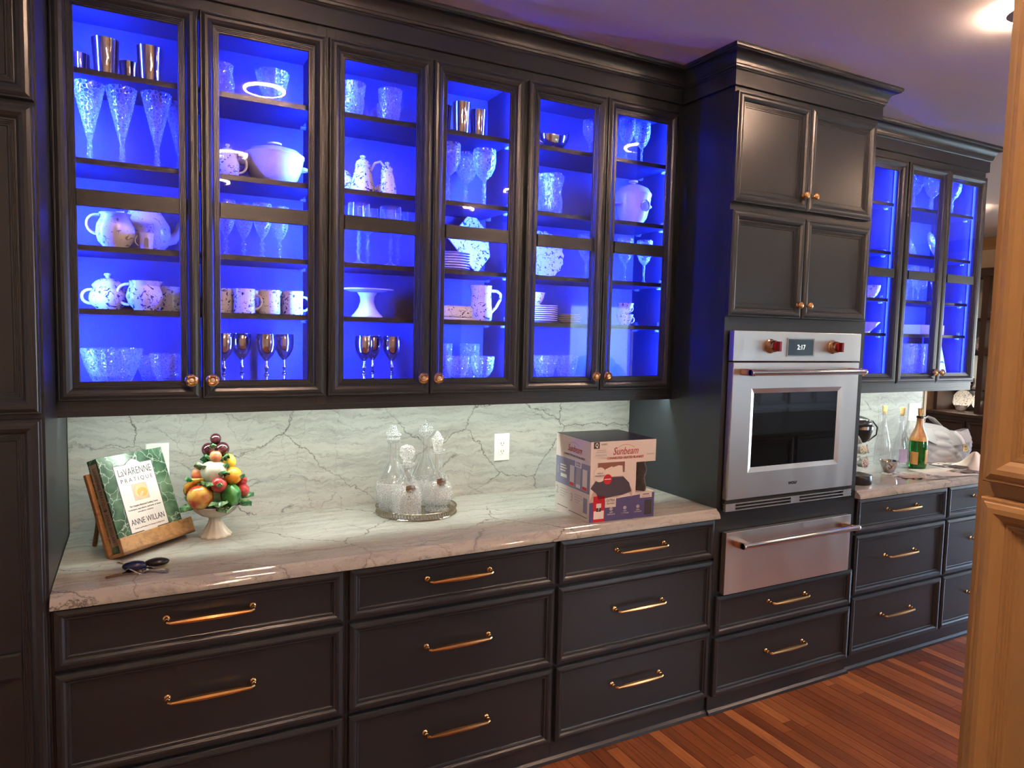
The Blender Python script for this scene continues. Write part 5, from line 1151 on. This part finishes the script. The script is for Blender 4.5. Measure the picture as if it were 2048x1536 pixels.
G().sheet(lambda u, v: (-.165+.33*u, -.035-.012*math.sin(u*9)-.045*v*(1-.3*u), .215-.03*u-.095*v*(.45+.55*math.sin(PI*min(1, u*1.0)))), 24, 10).build('flap', 'bag', hb, smooth=80, local=True)
for s in (-1, 1): G().tube([(-.10+.02*s, .02*s, .19), (-.105, .022*s, .245), (-.080, .020*s, .272), (-.045, .018*s, .262), (.02, .014*s, .205), (.06, .010*s, .185)], [.016, .016, .015, .015, .014, .014], 8, flat=.22).build('strap', 'bagstrap', hb, smooth=60, local=True)
G().tube([(.06, -.075, .19), (.085, -.088, .165), (.10, -.094, .14), (.105, -.096, .12)], .012, 8, flat=.2).build('clasp_tab', 'bagstrap', hb, smooth=60, local=True)
text('clasp_letter', 'B', .060, (.110, -.102, .098), (1, -.1, 0), (0, 0, 1), 'gold', hb, depth=.004, bold=.001)
# napkin-like white cloth
MT['cloth'] = pbr('white_cloth', (.80, .79, .77), .85, sheen=.3)
def clothpt(u, v):
    a = 2*PI*u; r = v; k = .135+.022*math.cos(3*a+.6)+.014*math.cos(5*a)
    h = .090*math.exp(-(r/.40)**2)+.020*(1-r**3)*(1+.5*math.cos(5*a+1))*r
    return (4.545+k*r*math.cos(a)*.95, .135+k*r*math.sin(a)*.85, ZK+.0012+max(0, h*(1-r**6)))
tag(G().sheet(clothpt, 60, 20).build('white_cloth', 'cloth', smooth=80), 'crumpled white cloth heaped at the end of the right counter', 'cloth')
# papers
MT['paper1'] = pbr('paper_white', (.80, .79, .77), .35); MT['paper2'] = printed('magazine_print', (.70, .66, .64), (.16, .11, .11), 18., .52, .2)
for i, (x, y, w, h, a, m_, lb_) in enumerate(((3.93, .105, .28, .20, -.30, 'paper2', 'glossy magazine page lying nearest the oven'), (4.19, .100, .29, .21, -.22, 'paper1', 'white letter beside the glossy magazine page'), (4.36, .070, .24, .13, .15, 'paper2', 'printed leaflet in the middle of the right counter'), (4.50, .180, .30, .21, -.1, 'paper2', 'printed brochure in front of the handbag'), (4.62, .060, .26, .16, .25, 'paper1', 'white envelope at the front of the right counter'))):
    z = ZK+.0006+.0012*i; d = Vector((math.cos(a), math.sin(a), 0)); e = Vector((-math.sin(a), math.cos(a), 0))
    t = thing('paper', lb_, 'paper', (x, y, z), a)
    G().sheet(lambda u, v: (w*(u-.5), h*(v-.5), .004*(1+math.cos(v*PI*1.2+i))*u*.5), 8, 8).build('sheet', m_, t, smooth=60, local=True)
    if m_ == 'paper2': G().prism(rect(-w*.42, w*.10, -h*.38, h*.05), lambda u, v, d_: (u, v, .0045+d_), 0, .0003).build('picture', 'boxdark' if i else 'sheet', t, local=True)
# coffee maker half behind the oven tower
cm = thing('coffee_maker', 'black pod coffee maker half hidden behind the oven tower', 'coffee maker', (3.70, .42, ZK), world=True)
G().prism([(.36, .0), (.585, .0), (.585, .30), (.52, .318), (.46, .31), (.44, .27), (.44, .03), (.36, .025)], lambda u, v, d_: (d_, u, ZK+.0008+v), 3.60, 3.80).build('body', 'black', cm, bevel=.012)
G().ball((3.705, .36, ZK+.272), .105, 24, 12, (1.2, 1.15, .40)).build('brew_head', 'black', cm, smooth=60)
G().lathe([(.0003, ZK+.168), (.032, ZK+.168), (.050, ZK+.19), (.062, ZK+.232), (.062, ZK+.245), (.0003, ZK+.245)], 24, c=(3.725, .300, 0)).build('spout_cone', 'black', cm, smooth=50)
G().lathe([(.064, ZK+.240), (.067, ZK+.242), (.067, ZK+.258), (.064, ZK+.260), (.060, ZK+.250)], 28, c=(3.725, .300, 0)).build('chrome_band', 'chrome', cm, smooth=50)
G().tube([(3.80, .33, ZK+.285), (3.87, .33, ZK+.275), (3.93, .34, ZK+.235), (3.94, .35, ZK+.19), (3.90, .37, ZK+.155), (3.81, .40, ZK+.15)], .0045, 8).build('handle_loop', 'black', cm, smooth=60)
tag(G().lathe([(.0003, ZK+.0005), (.070, ZK+.0005), (.073, ZK+.006), (.073, ZK+.040), (.070, ZK+.046), (.0003, ZK+.046)], 36, c=(3.452, .110, 0)).build('carousel_base', 'black', smooth=40), 'round black disc-shaped base in front of the coffee pods', 'base')
ca = thing('pod_carousel', 'chrome wire carousel rack for coffee pods beside the oven', 'rack', (3.615, .215, ZK), world=True)
G().tube([(3.605, .245, ZK+.002), (3.605, .245, ZK+.215)], .004, 8).build('post', 'chrome', ca)
G().lathe([(.0003, ZK+.0006), (.050, ZK+.0006), (.051, ZK+.006), (.0003, ZK+.008)], 28, c=(3.605, .245, 0)).build('foot', 'chrome', ca, smooth=40)
for z in (.055, .105, .150): G().tube([(3.605+.034*math.cos(a), .245+.034*math.sin(a), ZK+z) for a in [2*PI*i/20 for i in range(20)]], .002, 6, closed=True).build('wire_ring', 'chrome', ca)
MT['podlid'] = printed('pod_foil', (.70, .70, .66), (.22, .30, .12), 60., .52, .3); MT['podlid2'] = printed('pod_foil_dark', (.55, .50, .48), (.12, .05, .04), 60., .5, .3)
for i, (x, y, z, a, el, m_) in enumerate(((3.597, .180, .150, -1.75, .25, 'podlid'), (3.655, .195, .150, -.95, .25, 'podlid'), (3.605, .172, .078, -1.6, .15, 'podlid2'), (3.665, .200, .085, -.80, .15, 'podlid'), (3.650, .290, .150, .6, .2, 'podlid'), (3.640, .235, .195, -1.0, .5, 'podlid2'))):
    t = thing('coffee_pod', 'white coffee pod in the carousel, '+('upper row left', 'upper row right', 'lower row left, brown lid', 'lower row right', 'behind the others', 'tipped on top')[i], 'coffee pod', (x, y, ZK+z), group='coffee pods in the carousel')
    q = Vector((math.cos(a)*math.cos(el), math.sin(a)*math.cos(el), math.sin(el))).to_track_quat('Z', 'Y'); t.rotation_mode = 'QUATERNION'; t.rotation_quaternion = q
    G().lathe([(.0003, -.038), (.0165, -.038), (.0185, -.035), (.0225, -.004), (.0255, -.003), (.0255, 0), (.0003, 0)], 24).build('cup', 'plast_w', t, smooth=40, local=True)
    G().lathe([(.0003, .0003), (.0225, .0003), (.0225, .0010), (.0003, .0010)], 24).build('foil_lid', m_, t, local=True)

# ------------------------------------------------------------------ dining room hutch in the distance
HX = 8.0
struct(G().sweep([(8.6, 3.4), (8.6, -4.0)], [(0, ZC-.13), (.012, ZC-.13), (.016, ZC-.10), (.05, ZC-.05), (.06, ZC-.02), (.07, ZC-.0005), (0, ZC-.0005)]).build('trim_8', 'cream'))
ht = thing('china_hutch', 'dark wooden china hutch in the dining room beyond the counter', 'hutch', (HX, 1.9, 0), world=True)
G().box(HX, 8.58, 1.25, 2.56, .001, .84).build('base', 'mahog', ht)
G().box(HX-.03, 8.59, 1.22, 2.59, .841, .88).build('top_board', 'mahog', ht, bevel=.006)
for k in range(3):
    for (z0, z1) in ((.10, .52), (.55, .80)):
        d = G().ring(1.28+k*.425, 1.68+k*.425, z0, z1, WPROF, 0, True, M=lambda p, d_, h: (HX-.0005-d_, p, h)).build('drawer_front', 'mahog', ht)
        G().ball((HX-.03, 1.48+k*.425, (z0+z1)/2), .014, 10, 6).build('knob', 'brass', d)
G().box(8.54, 8.58, 1.25, 2.56, .881, 2.34).build('back', 'card', ht)  # pale colour makes the back board look lit
for (y0, z) in ((2.32, 1.115), (1.68, 1.115), (1.68, 1.495), (2.32, 1.495), (1.68, 1.875)): area('added_hutch_fill', (8.17, y0, z), (.35, 0, -1), .36, .02, 1.6, (1., .86, .66))  # fill lamps added to brighten the hutch shelves
for (a, b) in ((1.25, 1.29), (2.06, 2.12), (2.52, 2.56)): G().box(8.12, 8.54, a, b, .881, 2.34).build('upright', 'mahog', ht)
for z in (1.14, 1.52, 1.90): G().box(8.14, 8.54, 1.29, 2.52, z-.02, z).build('shelf', 'mahog', ht)
G().sweep([(8.59, 2.58), (8.10, 2.58), (8.10, 1.23), (8.59, 1.23)][::-1], [(0, 2.341), (-.02, 2.341), (-.05, 2.40), (-.05, 2.42), (.2, 2.42), (.2, 2.341)]).build('cornice', 'mahog', ht)
hp = lathe_mesh('hplate', [(.0003, 0), (.07, 0), (.11, .012), (.108, .016), (.07, .005), (.0003, .004)], 'onion', 32)
spots = [(2.21, .8805, 'left'), (2.42, .8805, 'far left'), (1.95, 1.14, 'middle shelf right of upright'), (1.75, 1.14, 'middle shelf centre'), (1.98, 1.90, 'top shelf'), (2.22, 1.52, 'upper shelf left')]
for (y, z, pos) in spots:
    t = thing('hutch_plate', 'blue and white plate standing in the hutch, '+pos, 'plate', (8.44, y, z+.001), group='plates in the hutch')
    o = link('plate', hp, t, local=True); o.location = (0, 0, .112); o.rotation_euler = (0, -PI/2+.2, 0)
def silver_pot(): return [('body', pot_body(.07, .15, 'silver', 'sil_pot')), ('lid', lid_mesh('sil_lid', .045, .15, .05, 'silver')), ('spout', tube_mesh('sil_sp', [(.05, 0, .05), (.09, 0, .07), (.11, 0, .13)], [.016, .011, .007], 'silver')), ('handle', tube_mesh('sil_h', arc_handle(.058, .03, .13, .045, -1), .006, 'silver'))]
for (y, z, pos) in ((1.90, 1.52, 'on the upper shelf'), (2.02, .8805, 'on the top board'), (1.86, 1.14, 'on the middle shelf'), (2.30, 1.14, 'left of the upright')):
    place('silver_teapot', 'silver teapot in the hutch, '+pos, 'teapot', (8.28, y, z), silver_pot(), 1.2, 'silver in the hutch')
hbw = lathe_mesh('hbowl', hollow([(.0003, 0), (.03, 0)], [(.045, .01), (.06, .05), (.065, .07)], .003), 'onion', 24)
for (y, z, pos) in ((2.33, .8805, 'on the top board, far left'), (1.98, 1.52, 'upper shelf'), (2.05, 1.90, 'top shelf'), (1.93, .8805, 'top board, right')):
    place('hutch_bowl', 'small blue and white bowl in the hutch, '+pos, 'bowl', (8.25, y, z), [('bowl', hbw)], group='bowls in the hutch')
